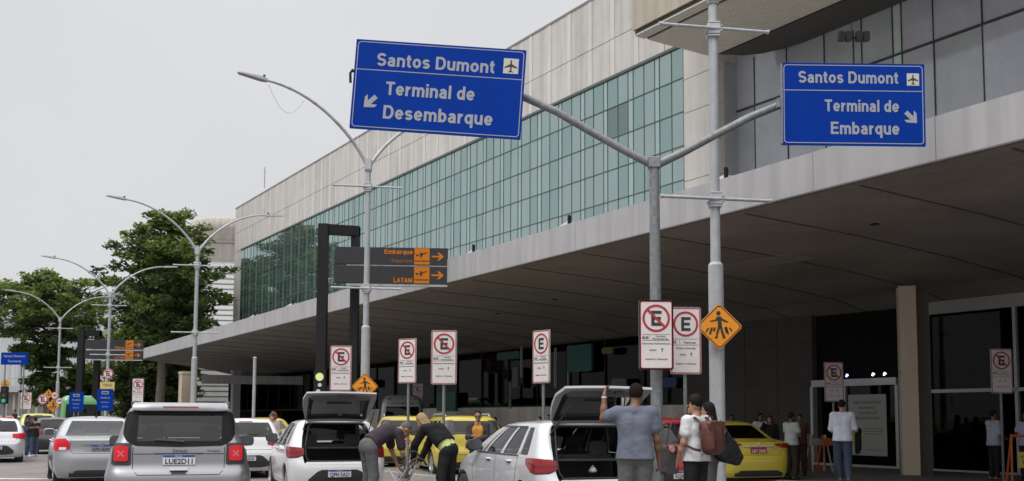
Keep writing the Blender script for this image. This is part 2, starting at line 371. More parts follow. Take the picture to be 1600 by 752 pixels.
tpart(pan, 'green_glass_wall', TG)
mullm = mat('mullion', (.075, .115, .11), .5); tpart(mul, 'mullion', mullm); tpart(mulh, 'transom', mat('dark_transom', (.075, .10, .095), .5))
# grey glass wall on the right
GG = [panemat('grey_glass_%d' % i, b, (.42, .44, .48), f, .06, .025) for i, (b, f) in enumerate((((.37, .385, .425), .16), ((.345, .365, .385), .16), ((.385, .395, .44), .16), ((.45, .53, .50), .14)))]
pan, mul = MB(), MB()
ms = [24.9]+[sF(px, 130, 25) for px in (1179, 1230, 1289, 1348, 1397, 1411, 1461, 1538)]
while ms[-1] > -13: ms.append(ms[-1]-1.5)
for i in range(len(ms)-1):
    for (z0, z1) in ((6.1, 12.28), (12.28, 14.2), (14.2, 18.6)):
        t1, t2 = rnd.gauss(0, .003), rnd.gauss(0, .005)
        pan.m = 3 if i == 5 else rnd.choice([0, 1, 2])
        vs = [(25.0-t1-t2, ms[i], z0), (25.0+t1-t2, ms[i+1], z0), (25.0+t1+t2, ms[i+1], z1), (25.0-t1+t2, ms[i], z1)]
        pan.add([MF @ Vector(v) for v in vs], [(0, 1, 2, 3)])
    mul.box((24.97, ms[i]-.013, 6.1), (25.02, ms[i]+.013, 14.0), MF)
mul.box((24.95, -13, 12.25), (25.02, 24.9, 12.31), MF)
pan.m = 1; pan.box((24.4, 24.86, 6.1), (25.0, 24.89, 14.0), MF); tpart(pan, 'grey_glass_wall', GG); tpart(mul, 'grey_wall_mullion', mat('black_mullion', (.02, .022, .025), .5))
# projecting roof bay: beige fascia, pale slatted underside, dark recessed strip
bayz = 13.9
beige = mat('beige_fascia', (.40, .355, .285), .7, var=.06, vscale=1, streak=.12)
edge = [(19.97, 24.48), (21.0, 24.50), (21.93, 24.45), (22.9, 24.38), (23.63, 24.2), (24.2, 23.8), (24.6, 23.3), (24.85, 22.7), (24.99, 22.0)]
pts = [(-14.0,)]; poly = edge+[(24.99, -14), (19.97, -14)]
def slab(poly, z0, z1, mbx):
    mbx.prism([(x, y) for x, y in poly], z0, z1, MF @ Matrix(((1, 0, 0, 0), (0, 0, 1, 0), (0, 1, 0, 0), (0, 0, 0, 1))))
mb = MB(); slab(poly, bayz+.1, 20.6, mb); tpart(mb, 'roof_bay', beige)
mb = MB(); slab([(20.03+(d-19.97)*.99, s-.06) for d, s in edge]+[(24.95, -14), (20.03, -14)], bayz-.05, bayz+.06, mb); tpart(mb, 'bay_edge', mat('dark_edge', (.03, .028, .026), .7))
pale_soffit = mat('pale_soffit', (.50, .46, .40), .7, var=.06)
mb = MB(); d_ = 20.0
while d_ < 23.35:
    if not 20.36 < d_ < 20.5:
        mb.box((d_, -14, bayz-.10), (d_+.125, 24.40-.0*(d_-20), bayz-.055), MF)
    d_ += .14
tpart(mb, 'bay_soffit', pale_soffit)
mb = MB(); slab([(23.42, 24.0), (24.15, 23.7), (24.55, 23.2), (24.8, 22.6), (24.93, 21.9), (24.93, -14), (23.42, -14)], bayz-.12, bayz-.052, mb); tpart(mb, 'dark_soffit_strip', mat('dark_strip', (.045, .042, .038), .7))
# canopy
CZ0, CZ1, CD = 5.47, 6.16, 13.4
mb = MB(); mb.m = 0; rr = random.Random(5); s = -10.0
while s < 72.3:
    e_ = min(s+2.45, 72.3); mb.box((CD-rr.uniform(0, .004), s, CZ0), (CD+.28, e_-.012, CZ1), MC); s += 2.45
mb.m = 1; mb.box((CD+.03, -10, CZ0+.01), (CD+.27, 72.28, CZ1-.02), MC)
tpart(mb, 'canopy_fascia', [fasciam, stone_dark])
mb = MB(); mb.box((CD-.012, -10, CZ0-.03), (CD+.06, 72.3, CZ0-.002), MC); tpart(mb, 'canopy_drip_edge', [mat('drip_edge', (.12, .11, .11), .7)])
mb = MB(); mb.box((CD+.28, -10, CZ1-.2), (25.6, 74, CZ1-.05), MC); tpart(mb, 'canopy_roof', kerbm)
prof = [(13.68, 5.45), (17, 5.33), (20, 5.15), (22.6, 4.9), (24.6, 4.45), (30, 4.40)]
def sz(D): return float(np.interp(D, [p[0] for p in prof], [p[1] for p in prof]))
mb = MB(); mb2 = MB(); D_ = 13.45
while D_ < 28:
    e0, e1 = 72.25+max(0, D_-13.4)*1.0, 72.25+max(0, D_+.15-13.4)*1.0
    z0, z1 = sz(D_), sz(D_+.14)
    for (a, b) in ((-10, None),):
        vs = [(D_, a, z0), (D_+.14, a, z1), (D_+.14, e1, z1), (D_, e0, z0), (D_, a, z0+.03), (D_+.14, a, z1+.03), (D_+.14, e1, z1+.03), (D_, e0, z0+.03)]
        mb.add([MC @ Vector(v) for v in vs], [(0, 3, 2, 1), (4, 5, 6, 7), (0, 1, 5, 4), (1, 2, 6, 5), (2, 3, 7, 6), (3, 0, 4, 7)])
    D_ += .155
tpart(mb, 'canopy_soffit', soffitm)
mb = MB()
for i in range(len(prof)-1):
    (a, za), (b, zb) = prof[i], prof[i+1]
    mb.add([MC @ Vector(v) for v in ((a, -10, za+.04), (b, -10, zb+.04), (b, 72+b-13.4, zb+.04), (a, 72+a-13.4, za+.04))], [(0, 3, 2, 1), (0, 1, 2, 3)])
for k in range(30):
    s = -8+k*2.75
    for i in range(len(prof)-2):
        (a, za), (b, zb) = prof[i], prof[i+1]
        vs = [(a, s, za-.012), (b, s, zb-.012), (b, s+.045, zb-.012), (a, s+.045, za-.012), (a, s, za+.03), (b, s, zb+.03), (b, s+.045, zb+.03), (a, s+.045, za+.03)]
        mb.add([MC @ Vector(v) for v in vs], [(0, 3, 2, 1), (4, 5, 6, 7), (0, 1, 5, 4), (1, 2, 6, 5), (2, 3, 7, 6), (3, 0, 4, 7)])
tpart(mb, 'soffit_joint', mat('soffit_joint', (.09, .08, .07), .8))
mb = MB()
for k, (D_, s) in enumerate(((16.2, 13), (19.5, 21), (15.8, 9.3), (17.5, 26.5), (18, 31))):
    mb = MB(); mb.box((D_, s, sz(D_)-.02), (D_+.14, s+.14, sz(D_)+.0), MC); tpart(mb, 'recessed_fitting', black_metal)
mb = MB()
for i in range(7): mb.box((17.3+i*.12, 16.2, sz(17.3+i*.12)-.02), (17.36+i*.12, 18.8, sz(17.3+i*.12)-.001), MC)
tpart(mb, 'ceiling_grille', mat('grille', (.24, .22, .2), .6))
for px, py, L_ in ((210+0, 0, 0),):
    pass
# small white drainage wedges on the canopy edge
for px, py, ll in ((895, 341, 1.3), (1140, 268, 1.0), (745, 383, 1.1), (462, 469, 3.0), (402, 492, 2.5)):
    d = ray(px, py); t = 13.9/d.dot(NC); s = d.dot(DC)*t
    mb = MB(); mb.add([MC @ Vector(v) for v in ((13.75, s, 6.14), (14.1, s, 6.14), (14.1, s+ll, 6.14), (13.75, s+ll, 6.14), (13.75, s, 6.36), (14.1, s, 6.36))], [(0, 3, 2, 1), (0, 1, 5, 4), (4, 5, 2, 3), (0, 4, 3), (1, 2, 5)])
    mb.m = 1; mb.box((13.74, s-.05, 6.14), (13.82, s+.0, 6.5), MC)
    tpart(mb, 'roof_wedge', [mat('white_flashing', (.6, .6, .6), .6), black_metal])
# ---------------- ground floor
sw1, sw0 = sF(1073, 600, 24), sF(1270, 600, 24)
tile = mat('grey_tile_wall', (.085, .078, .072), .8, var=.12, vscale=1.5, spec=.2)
band = mat('low_wall_stone', (.66, .62, .57), .7, var=.12, vscale=1.0, streak=.15)
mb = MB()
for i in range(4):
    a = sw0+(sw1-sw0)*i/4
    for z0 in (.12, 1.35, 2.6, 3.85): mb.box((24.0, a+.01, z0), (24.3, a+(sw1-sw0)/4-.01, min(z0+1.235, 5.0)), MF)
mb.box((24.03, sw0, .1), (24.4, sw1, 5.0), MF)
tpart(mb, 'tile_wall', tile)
mb = MB(); s = sw1
while s < 52: mb.box((23.9, s+.01, .1), (24.2, s+1.79, 1.98), MF); s += 1.8
tpart(mb, 'low_stone_wall', band)
ground_glass = glassmat('shopfront_glass', (.50, .56, .54), .22)
mb = MB(); mb.box((24.1, sw1, 1.98), (24.12, 82, 4.6), MF); tpart(mb, 'shopfront_glass', ground_glass)
mb = MB()
s = sw1
while s < 82: mb.box((24.04, s-.03, 1.98), (24.14, s+.03, 4.6), MF); s += 2.4
mb.box((24.04, sw1, 1.98), (24.16, 82, 2.06), MF); tpart(mb, 'shopfront_frame', black_metal)
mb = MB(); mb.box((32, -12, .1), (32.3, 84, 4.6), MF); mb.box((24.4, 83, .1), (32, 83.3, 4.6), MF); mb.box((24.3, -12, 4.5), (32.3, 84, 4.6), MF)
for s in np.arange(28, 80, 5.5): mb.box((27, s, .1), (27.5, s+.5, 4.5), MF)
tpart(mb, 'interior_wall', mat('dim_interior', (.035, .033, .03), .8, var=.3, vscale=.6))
# coloured panels and poles before the shopfront glass stand in for its reflections
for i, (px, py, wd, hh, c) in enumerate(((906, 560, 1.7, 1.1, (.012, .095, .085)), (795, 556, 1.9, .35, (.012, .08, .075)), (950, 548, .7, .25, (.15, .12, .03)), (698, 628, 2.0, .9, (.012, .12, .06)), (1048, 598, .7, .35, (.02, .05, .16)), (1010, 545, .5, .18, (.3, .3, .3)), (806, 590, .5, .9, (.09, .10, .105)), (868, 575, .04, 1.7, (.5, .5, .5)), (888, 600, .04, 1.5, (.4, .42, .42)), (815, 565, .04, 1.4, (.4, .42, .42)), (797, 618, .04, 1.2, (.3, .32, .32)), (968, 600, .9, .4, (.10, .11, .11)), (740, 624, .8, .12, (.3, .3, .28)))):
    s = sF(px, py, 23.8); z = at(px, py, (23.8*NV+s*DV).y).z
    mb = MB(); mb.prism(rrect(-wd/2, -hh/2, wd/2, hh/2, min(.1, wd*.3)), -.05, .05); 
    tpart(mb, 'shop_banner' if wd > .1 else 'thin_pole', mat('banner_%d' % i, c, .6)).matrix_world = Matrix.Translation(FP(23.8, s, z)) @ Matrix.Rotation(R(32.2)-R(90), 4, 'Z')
for (px, py, wd, hh) in ((732, 598, .62, .5), (757, 600, .12, .45)):
    s = sF(px, py, 25); z = at(px, py, (25*NV+s*DV).y).z
    mb = MB()
    for i in range(3 if wd > .3 else 1):
        for j in range(2): mb.cbox((-wd/2+wd*(i+.5)/(3 if wd > .3 else 1), 0, -hh/2+hh*(j+.5)/2), (wd/(3 if wd > .3 else 1)-.03, .04, hh/2-.03))
    tpart(mb, 'lit_screen', mat('blue_screen', (.06, .30, .95), .4, emit=4.5)).matrix_world = Matrix.Translation(FP(25, s, z)) @ Matrix.Rotation(R(32.2)-R(90), 4, 'Z')
# sliding door bay
d0, d1 = sF(1405, 660, 24), sF(1272, 660, 24); dm = sF(1322, 660, 24)
doorframe = mat('door_aluminium', (.42, .42, .42), .45, metal=.3)
mb = MB(); mb.box((23.9, d0, 2.46), (24.3, d1, 2.66), MF)
for s in (d0, dm-.02, d1): mb.box((23.9, s-.05, .12), (24.1, s+.05, 2.46), MF)
mb.box((23.9, d0, .12), (24.1, d1, .18), MF); tpart(mb, 'door_frame', doorframe)
mb = MB(); mb.box((24.0, d0+.05, .2), (24.02, dm, 2.46), MF); tpart(mb, 'sliding_door', glassmat('door_glass', (.3, .32, .32), .25))
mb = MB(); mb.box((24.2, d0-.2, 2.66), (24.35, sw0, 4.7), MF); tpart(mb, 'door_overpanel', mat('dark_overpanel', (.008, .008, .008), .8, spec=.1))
MFs = Matrix.Translation(FP(23.98, 0, 0)) @ Matrix.Rotation(R(32.2)-R(90), 4, 'Z')    # local x along -s, y = D
def facing(D, s, z=0): return Matrix.Translation(FP(D, s, z)) @ Matrix.Rotation(R(32.2)-R(90), 4, 'Z')
pw = (dm-d0)*.72; pc = (dm+d0)/2+.12
mb = MB(); mb.prism(rrect(-pw/2, .45, pw/2, 2.2, .01), -.01, .0); po = tpart(mb, 'door_poster', mat('poster_paper', (.36, .37, .33), .6)); po.matrix_world = facing(23.96, pc)
for i, (t_, z, hh, ww) in enumerate((('VACCINATION', 1.93, .085, .95), ('AGAINST', 1.78, .085, .62), ('COVID-19', 1.63, .085, .66), ('MANDATORY', 1.48, .085, .85))):
    text(t_, hh, mat('poster_ink', (.05, .07, .09), .6), po, 0, z, -.013, 'CENTER', ww)
mb = MB(); mb.prism(circ(0, 0, .23, 24), -.004, 0); q = mb.build('poster_blob', mat('poster_lime', (.36, .42, .04), .6), po); q.location = (-pw*.3, -.012, 1.0)
mb = MB()
for z in (1.2, 1.13, 1.06, .6): mb.box((-.1, -.016, z), (pw*.4, -.012, z+.025))
q = mb.build('poster_small_print', mat('poster_grey', (.18, .19, .18), .6), po)
# spot lights over the door
for px in (1322, 1363, 1381):
    s = sF(px, 597, 23.7)
    mb = MB(); mb.lathe([(0, 0), (.02, 0), (.038, .08), (.034, .08), (0, .065)], n=14)
    o = tpart(mb, 'door_spotlight', mat('spot_lamp_violet' if px < 1330 else 'spot_lamp', (.5, .4, 1.0) if px < 1330 else (.85, .85, 1), .4, emit=4)); o.matrix_world = Matrix.Translation(FP(23.7, s, 2.72)) @ Matrix.Rotation(R(35), 4, 'Y')
# right pillar
colm = mat('beige_column', (.56, .465, .365), .7, var=.08, vscale=1.2)
pp = at(1425, 739, 24.6); s_ = pp.dot(DV); D_ = pp.dot(NV)
mb = MB(); 
for z0, z1 in ((.12, 1.62), (1.64, 2.65), (2.67, 4.8)): mb.cbox((.0, .31, (z0+z1)/2), (.40, .62, z1-z0))
mb.cbox((0, .31, 2.4), (.36, .58, 4.6)); tpart(mb, 'column', [colm]).matrix_world = Matrix.Translation((pp.x, pp.y, 0)) @ Matrix.Rotation(R(-16), 4, 'Z')
mb = MB(); mb.cbox((.37, .5, 2.4), (.32, .3, 4.6)); cr_ = tpart(mb, 'column_return', mat('dark_return', (.11, .09, .075), .8)); cr_.matrix_world = Matrix.Translation((pp.x, pp.y, 0)) @ Matrix.Rotation(R(-16), 4, 'Z')
# right glass front
g0, g1 = sF(1600, 660, 24)-3, sF(1455, 660, 24)
mb = MB(); mb.box((23.9, g0, 4.32), (24.3, g1, 4.66), MF); tpart(mb, 'glass_header', mat('header_panel', (.36, .35, .33), .6))
mb = MB(); mb.box((23.9, g0, 2.2), (24.1, g1, 2.29), MF); mb.box((23.9, g0, .12), (24.1, g1, .17), MF)
for s in (g1, sF(1593, 660, 24)): mb.box((23.9, s-.04, .12), (24.1, s+.04, 4.32), MF)
tpart(mb, 'glass_front_frame', doorframe)
mb = MB(); mb.box((24.0, g0, .17), (24.02, g1, 4.32), MF); tpart(mb, 'glass_front', glassmat('front_glass', (.25, .26, .26), .22))
# far columns and beam under the canopy end
for (px, Y, wd, zt) in ((290, 76, .95, 4.95), (367, 66, .5, 4.6), (345, 70, .5, 4.7)):
    p = at(px, 655, Y)
    mb = MB(); mb.cbox((0, 0, zt/2+.2), (wd, wd, zt-.4)); mb.cbox((0, 0, .15), (wd+.1, wd+.1, .3)); mb.cbox((0, 0, zt-.1), (wd+.08, wd+.08, .2))
    if px != 345: o = tpart(mb, 'column', colm if px == 290 else fasciam); o.matrix_world = Matrix.Translation((p.x, p.y, 0)) @ Matrix.Rotation(R(32.2), 4, 'Z')
mb = MB(); mb.cbox((0, 0, 0), (6.5, .4, .55)); o = tpart(mb, 'end_beam', fasciam); o.matrix_world = Matrix.Translation(at(395, 594, 66)) @ Matrix.Rotation(R(12), 4, 'Z')
# roof antennas
for i, (px, py, Y, h_) in enumerate(((413, 300, 74, 1.6),)):
    p = at(px, py, Y)
    mb = MB(); mb.tube([(0, 0, 0), (0, 0, h_)], .03); mb.tube([(-.1, 0, h_*.8), (.1, 0, h_*.8)], .012)
    mb.build('roof_antenna', galv, loc=(p.x, p.y, TOPZ+.05), label='thin lightning rod on the roof edge of the terminal near its far corner', cat='antenna')

# ------------------------------------------------------------------ neighbouring buildings
def louvre_box(o, w_, d_, z0, z1, m_, step=.55):
    mb = MB(); z = z0
    while z < z1: mb.box((-w_/2, -d_/2-.12, z), (w_/2, -d_/2, z+step*.72)); z += step
    return mb.build('louvre', m_, o)
p = at(354, 655, 112)
B = thing('round_tower_building', 'beige round topped building with white louvred walls behind the big tree', 'building', (p.x, p.y, 0), R(10))
mb = MB(); mb.lathe([(4.3, 15.6), (4.3, 18.6), (4.5, 18.7), (4.5, 22.0), (4.6, 22.1), (4.6, 23.2), (4.4, 23.3), (0, 23.4)], n=64); mb.build('drum', mat('drum_concrete', (.44, .40, .36), .8, var=.1, streak=.15, vscale=.5), B)
mb = MB(); mb.lathe([(4.52, 20.4), (4.58, 20.42), (4.58, 20.7), (4.52, 20.72)], n=64); mb.build('drum_groove', stone_dark, B)
mb = MB(); mb.box((-8.0, -8, 0), (7, 8, 17.8)); mb.build('wall', mat('white_wall', (.5, .5, .5), .8, var=.08, streak=.12, vscale=.4), B)
louvm = mat('white_louvre', (.62, .62, .62), .6)
o = louvre_box(B, 11, 16, 9.5, 17.6, louvm); o.location = (.5, -.05, 0)
mb = MB(); mb.box((-2.5, -8.35, 5.2), (4.5, -8.02, 8.6)); mb.build('service_opening', mat('opening_grey', (.16, .17, .17), .8), B)
p = at(300, 655, 98)
B = thing('louvred_annex', 'low white louvred building behind the canopy tip and the tree trunk', 'building', (p.x, p.y, 0), R(8))
mb = MB(); mb.box((-5.5, -4, 0), (6, 4, 9.2)); mb.build('wall', MATS['white_wall'], B)
o = louvre_box(B, 8.2, 8, 1.5, 9.0, louvm, .5); o.location = (1.3, -.05, 0)
# white shed far left with a sloping roof line
p = at(20, 655, 150)
B = thing('white_hangar', 'large pale hangar with a pitched roof behind the left trees', 'building', (p.x, p.y, 0), R(20))
Hm = mat('hangar_wall', (.50, .51, .52), .8, var=.06, streak=.15, vscale=.2)
mb = MB(); mb.prism([(-22, 0), (26, 0), (26, 22.0), (13, 19.5), (2, 16.0), (-22, 9.0)], -5, 30); mb.build('wall', Hm, B)
mb = MB()
for (x0, z0, x1, z1) in ((-22.3, 9.0, 2, 16.1), (2, 16.1, 13, 19.6), (13, 19.6, 26.2, 22.1)):
    mb.add([(x0, -5.6, z0), (x1, -5.6, z1), (x1, 30, z1), (x0, 30, z0), (x0, -5.6, z0+.5), (x1, -5.6, z1+.5), (x1, 30, z1+.5), (x0, 30, z0+.5)], [(0, 3, 2, 1), (4, 5, 6, 7), (0, 1, 5, 4), (1, 2, 6, 5), (2, 3, 7, 6), (3, 0, 4, 7)])
mb.build('roof', mat('hangar_roof', (.34, .35, .36), .7), B)
p = at(60, 655, 118)
B = thing('ribbed_depot', 'long low building with vertical white ribs along the far road', 'building', (p.x, p.y, 0), R(30))
mb = MB(); mb.box((-22, 0, 0), (14, 14, 4.3)); mb.build('wall', mat('depot_wall', (.34, .32, .29), .8, var=.1), B)
mb = MB()
for i in range(45): mb.box((-22+i*.8, -.25, .2), (-22+i*.8+.22, -.002, 4.1))
mb.build('rib', mat('rib_white', (.58, .56, .52), .7), B)
mb = MB(); mb.box((-22.5, -1.2, 4.32), (14.5, 14.3, 5.0)); mb.build('roof', mat('depot_roof', (.45, .45, .45), .7), B)

# ------------------------------------------------------------------ trees
leafm = []
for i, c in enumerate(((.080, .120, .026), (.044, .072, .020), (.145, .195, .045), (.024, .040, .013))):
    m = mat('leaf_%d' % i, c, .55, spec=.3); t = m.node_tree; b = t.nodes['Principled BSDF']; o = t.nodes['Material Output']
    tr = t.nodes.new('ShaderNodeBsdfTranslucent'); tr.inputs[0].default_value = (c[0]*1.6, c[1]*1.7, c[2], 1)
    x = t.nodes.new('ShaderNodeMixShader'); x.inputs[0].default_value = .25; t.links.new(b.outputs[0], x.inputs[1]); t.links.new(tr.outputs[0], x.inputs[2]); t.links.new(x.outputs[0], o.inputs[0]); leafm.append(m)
def leaf_mesh(name, clumps, leaf, per, rng, parent):
    """clumps: (x, y, z, rx, rz, mat); small tilted leaf quads through each flattened clump"""
    V = []; MI = []
    for (x, y, z, rx, rz, mi) in clumps:
        n = max(8, int(per*rx*rx))
        u = rng.normal(size=(n, 3)); u /= np.linalg.norm(u, axis=1)[:, None]; rad = rng.random(n)**.42
        c = np.stack([x+u[:, 0]*rad*rx, y+u[:, 1]*rad*rx, z+u[:, 2]*rad*rz], 1)
        a = rng.normal(size=(n, 3)); a[:, 2] *= .45; a /= np.linalg.norm(a, axis=1)[:, None]
        b = np.cross(a, rng.normal(size=(n, 3))); b /= np.linalg.norm(b, axis=1)[:, None]
        s = leaf*rng.uniform(.6, 1.3, n)[:, None]
        V.append(np.stack([c-a*s, c-b*s*.5, c+a*s, c+b*s*.5], 1).reshape(-1, 3))
        k = np.full(n, mi); k[rng.random(n) < .25] = rng.integers(0, 4); MI.append(k)
    V = np.concatenate(V); MI = np.concatenate(MI); n = len(MI)
    me = bpy.data.meshes.new(name); me.vertices.add(n*4); me.vertices.foreach_set('co', V.ravel())
    me.loops.add(n*4); me.loops.foreach_set('vertex_index', np.arange(n*4, dtype=np.int32))
    me.polygons.add(n); me.polygons.foreach_set('loop_start', np.arange(0, n*4, 4, dtype=np.int32)); me.polygons.foreach_set('loop_total', np.full(n, 4, dtype=np.int32))
    for q in leafm: me.materials.append(q)
    me.polygons.foreach_set('material_index', MI.astype(np.int32)); me.update(calc_edges=True); me.validate()
    o = bpy.data.objects.new(name, me); col.objects.link(o); o.parent = parent; return o
def tiered_tree(label, px, Y, H_, Rad, seed, z_lo=3.0, leaf=.30, prof=None, group=None, per=125, lean=0, tier=1.35):
    rng = np.random.default_rng(seed); p = at(px, 655, Y)
    t = thing('broadleaf_tree', label, 'tree', (p.x, p.y, 0), 0, group)
    tr = MB(); tr.smooth = True
    tr.tube([(0, 0, -.1), (.15, 0, H_*.25), (lean*.4-.1, .1, H_*.5), (lean*.7, 0, H_*.75), (lean, 0, H_*.93)], [.42, .33, .27, .17, .05], 10)
    cl = []; nt_ = int((H_-z_lo)/tier); 
    for k in range(nt_+1):
        f = k/nt_; z = z_lo+(H_-.8-z_lo)*f; rr_ = Rad*float(np.interp(f, *zip(*(prof or [(0, .62), (.3, .85), (.55, 1), (.8, .72), (1, .25)]))))*rng.uniform(.85, 1.12)
        nb = max(5, int(5+rr_*1.5)); a0 = rng.uniform(0, 6.3); cx = lean*z/H_
        for j in range(nb):
            a = a0+2*math.pi*j/nb+rng.normal()*.2; rl = rr_*rng.uniform(.75, 1.15)
            ex, ey, ez = cx+math.cos(a)*rl, math.sin(a)*rl, z+rng.normal()*.55+.15*rl/Rad
            tr.tube([(cx, 0, z-.6), (cx+math.cos(a)*rl*.5, math.sin(a)*rl*.5, z-.1), (ex, ey, ez)], [.09, .06, .02], 5, cap=False)
            q = .35
            while q < 1.0:
                cr = rng.uniform(.75, 1.25)*(1.15-.35*q)
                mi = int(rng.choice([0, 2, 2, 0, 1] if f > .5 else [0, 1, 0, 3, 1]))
                cl.append((cx+math.cos(a)*rl*q+rng.normal()*.3, math.sin(a)*rl*q+rng.normal()*.3, z+(ez-z)*q+rng.normal()*.16, cr*.9, cr*.45, mi)); q += rng.uniform(.18, .3)
    cl.append((lean, 0, H_-.5, 1.1, .7, 2)); cl.append((lean+.4, 0, H_-1.1, 1.4, .7, 2))
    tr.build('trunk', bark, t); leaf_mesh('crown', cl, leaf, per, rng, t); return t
tiered_tree('tallest dark green tiered tree behind the second lamp post', 247, 78, 17.6, 5.0, 11, 7.6, leaf=.19, prof=[(0, .55), (.2, .95), (.45, 1.0), (.7, .85), (.88, .66), (1, .3)], lean=.4)
tiered_tree('broad dark green tree at the left edge of the picture', 72, 88, 14.6, 6.3, 12, 3.4, leaf=.20, prof=[(0, .22), (.3, .32), (.48, .75), (.72, 1.05), (.9, .75), (1, .35)], lean=-.6)
tiered_tree('thin sparse tree under the tallest one, left of the second lamp post', 205, 82, 9.0, 3.6, 13, 2.4, leaf=.18, prof=[(0, .5), (.5, 1), (1, .5)], per=110)
tiered_tree('small dark tree under the canopy tip', 236, 84, 6.4, 3.4, 14, .8, leaf=.18, prof=[(0, .8), (.5, 1), (1, .6)])
tiered_tree('small bushy tree between the blue bus stop signs', 128, 92, 6.6, 3.0, 15, .7, leaf=.18, prof=[(0, .8), (.5, 1), (1, .6)])
tiered_tree('tree standing directly behind the tallest one, mostly hidden by it', 252, 86, 15.6, 4.3, 21, 3.0, leaf=.24, per=100)
# ------------------------------------------------------------------ lamp posts
def lamp_post(px, Y, label, arms=True, cable=False, seed=0):
    p = at(px, 560, Y); t = thing('street_lamp', label, 'street lamp', (p.x, p.y, .1), 0, 'double arm street lamps along the road')
    gz = .1
    mb = MB(); mb.tube([(0, 0, 0), (0, 0, 3.95-gz)], [.125, .122], 20); mb.tube([(0, 0, 3.95-gz), (0, 0, 4.0-gz)], [.122, .085], 20); mb.box((-.2, -.2, 0), (.2, .2, .03)); mb.build('pole_base', galv_light, t)
    mb = MB(); mb.tube([(0, 0, 3.9-gz), (0, 0, 8.5-gz)], [.083, .072], 18); mb.build('pole', galv_light, t)
    for z in (5.02-gz, 7.86-gz):
        d = Vector((1.8, .33, 0)).normalized()
        c = MB(); c.tube([-d*.93, d*.93], .028, 8)
        for q in (-.93, .93): c.tube([d*q*.985, d*q*1.02], .038, 8)
        o = c.build('banner_bar', galv_light, t); o.location = (0, -.12, z)
        c = MB(); c.cbox((0, -.02, 0), (.21, .2, .17)); c.cbox((0, -.02, -.11), (.19, .19, .03)); c.cbox((0, -.02, .11), (.19, .19, .03))
        for q in (-.12, .12): c.tube([(q, -.14, .04), (q, .04, .04)], .014, 6); c.tube([(q, -.14, -.04), (q, .04, -.04)], .014, 6)
        o = c.build('clamp', galv_light, t, bevel=.006); o.location = (0, 0, z)
    if arms:
        c = MB(); c.lathe([(.085, 0), (.10, .02), (.10, .34), (.06, .37), (0, .37)], n=18); c.cbox((0, -.1, .2), (.17, .06, .3)); o = c.build('arm_collar', galv_light, t); o.location = (0, 0, 8.3-gz)
        for sg in (-1, 1):
            P = []
            for i in range(15):
                u = i/14; P.append(Vector(NV)*sg*(3.05*(u**1.18))+Vector((0, 0, 8.38-gz+1.98*(1-(1-u)**1.9))))
            c = MB(); c.tube(P, [.052-.018*i/14 for i in range(15)], 10)
            for i in (3, 5, 8, 11): c.tube([P[i], P[i]+(P[i+1]-P[i]).normalized()*.07], .058-.018*i/14, 8)
            a = c.build('arm', galv_light, t)
            e_ = P[-1]; dd = (P[-1]-P[-3]).normalized(); q = (dd*.9+Vector((0, 0, .18))*0).normalized()
            X = q; Yv = Vector((0, 0, 1)).cross(X).normalized(); Z = X.cross(Yv)
            M = Matrix((X, Yv, Z)).transposed().to_4x4(); M.translation = e_-q*.12
            c = MB(); c.add([M @ Vector(v) for v in ((0, -.06, -.03), (.15, -.11, -.035), (.72, -.10, -.02), (.80, -.05, -.01), (.80, .05, -.01), (.72, .10, -.02), (.15, .11, -.035), (0, .06, -.03),
                     (0, -.04, .045), (.15, -.08, .06), (.72, -.07, .03), (.80, -.04, .01), (.80, .04, .01), (.72, .07, .03), (.15, .08, .06), (0, .04, .045))],
                     [tuple(range(8))[::-1], tuple(range(8, 16))]+[(i, (i+1) % 8, (i+1) % 8+8, i+8) for i in range(8)])
            c.m = 1; c.tube([M @ Vector((.1, 0, .04)), M @ Vector((.1, 0, .13))], .035, 8)
            c.build('lamp_head', [mat('lamp_head_grey', (.30, .31, .32), .5), trim], a)
    if cable:
        c = MB(); P = []
        for i in range(13):
            u = i/12; P.append(-Vector(NV)*(1.9+1.0*u)+Vector((0, 0, 9.9+.25*u-.55*math.sin(math.pi*u))))
        c.tube(P, .006, 5); c.build('loose_cable', mat('cable_grey', (.4, .4, .4), .6), t)
    return t
lamp_post(1120, 16.0, 'thick grey street lamp post with the yellow pedestrian sign, nearest to the camera', arms=True)
lamp_post(571, 27.3, 'street lamp with a loose cable under its arm, in front of the black sign gantry', cable=True)
lamp_post(304, 41.8, 'street lamp with spread arms standing above the grey SUV')
lamp_post(169, 57, 'street lamp in front of the tall tree, above the round no stopping sign')
lamp_post(92, 72, 'street lamp in front of the broad left tree beside the round traffic signs')
lamp_post(34, 92, 'smallest and farthest street lamp against the pale hangar', seed=1)
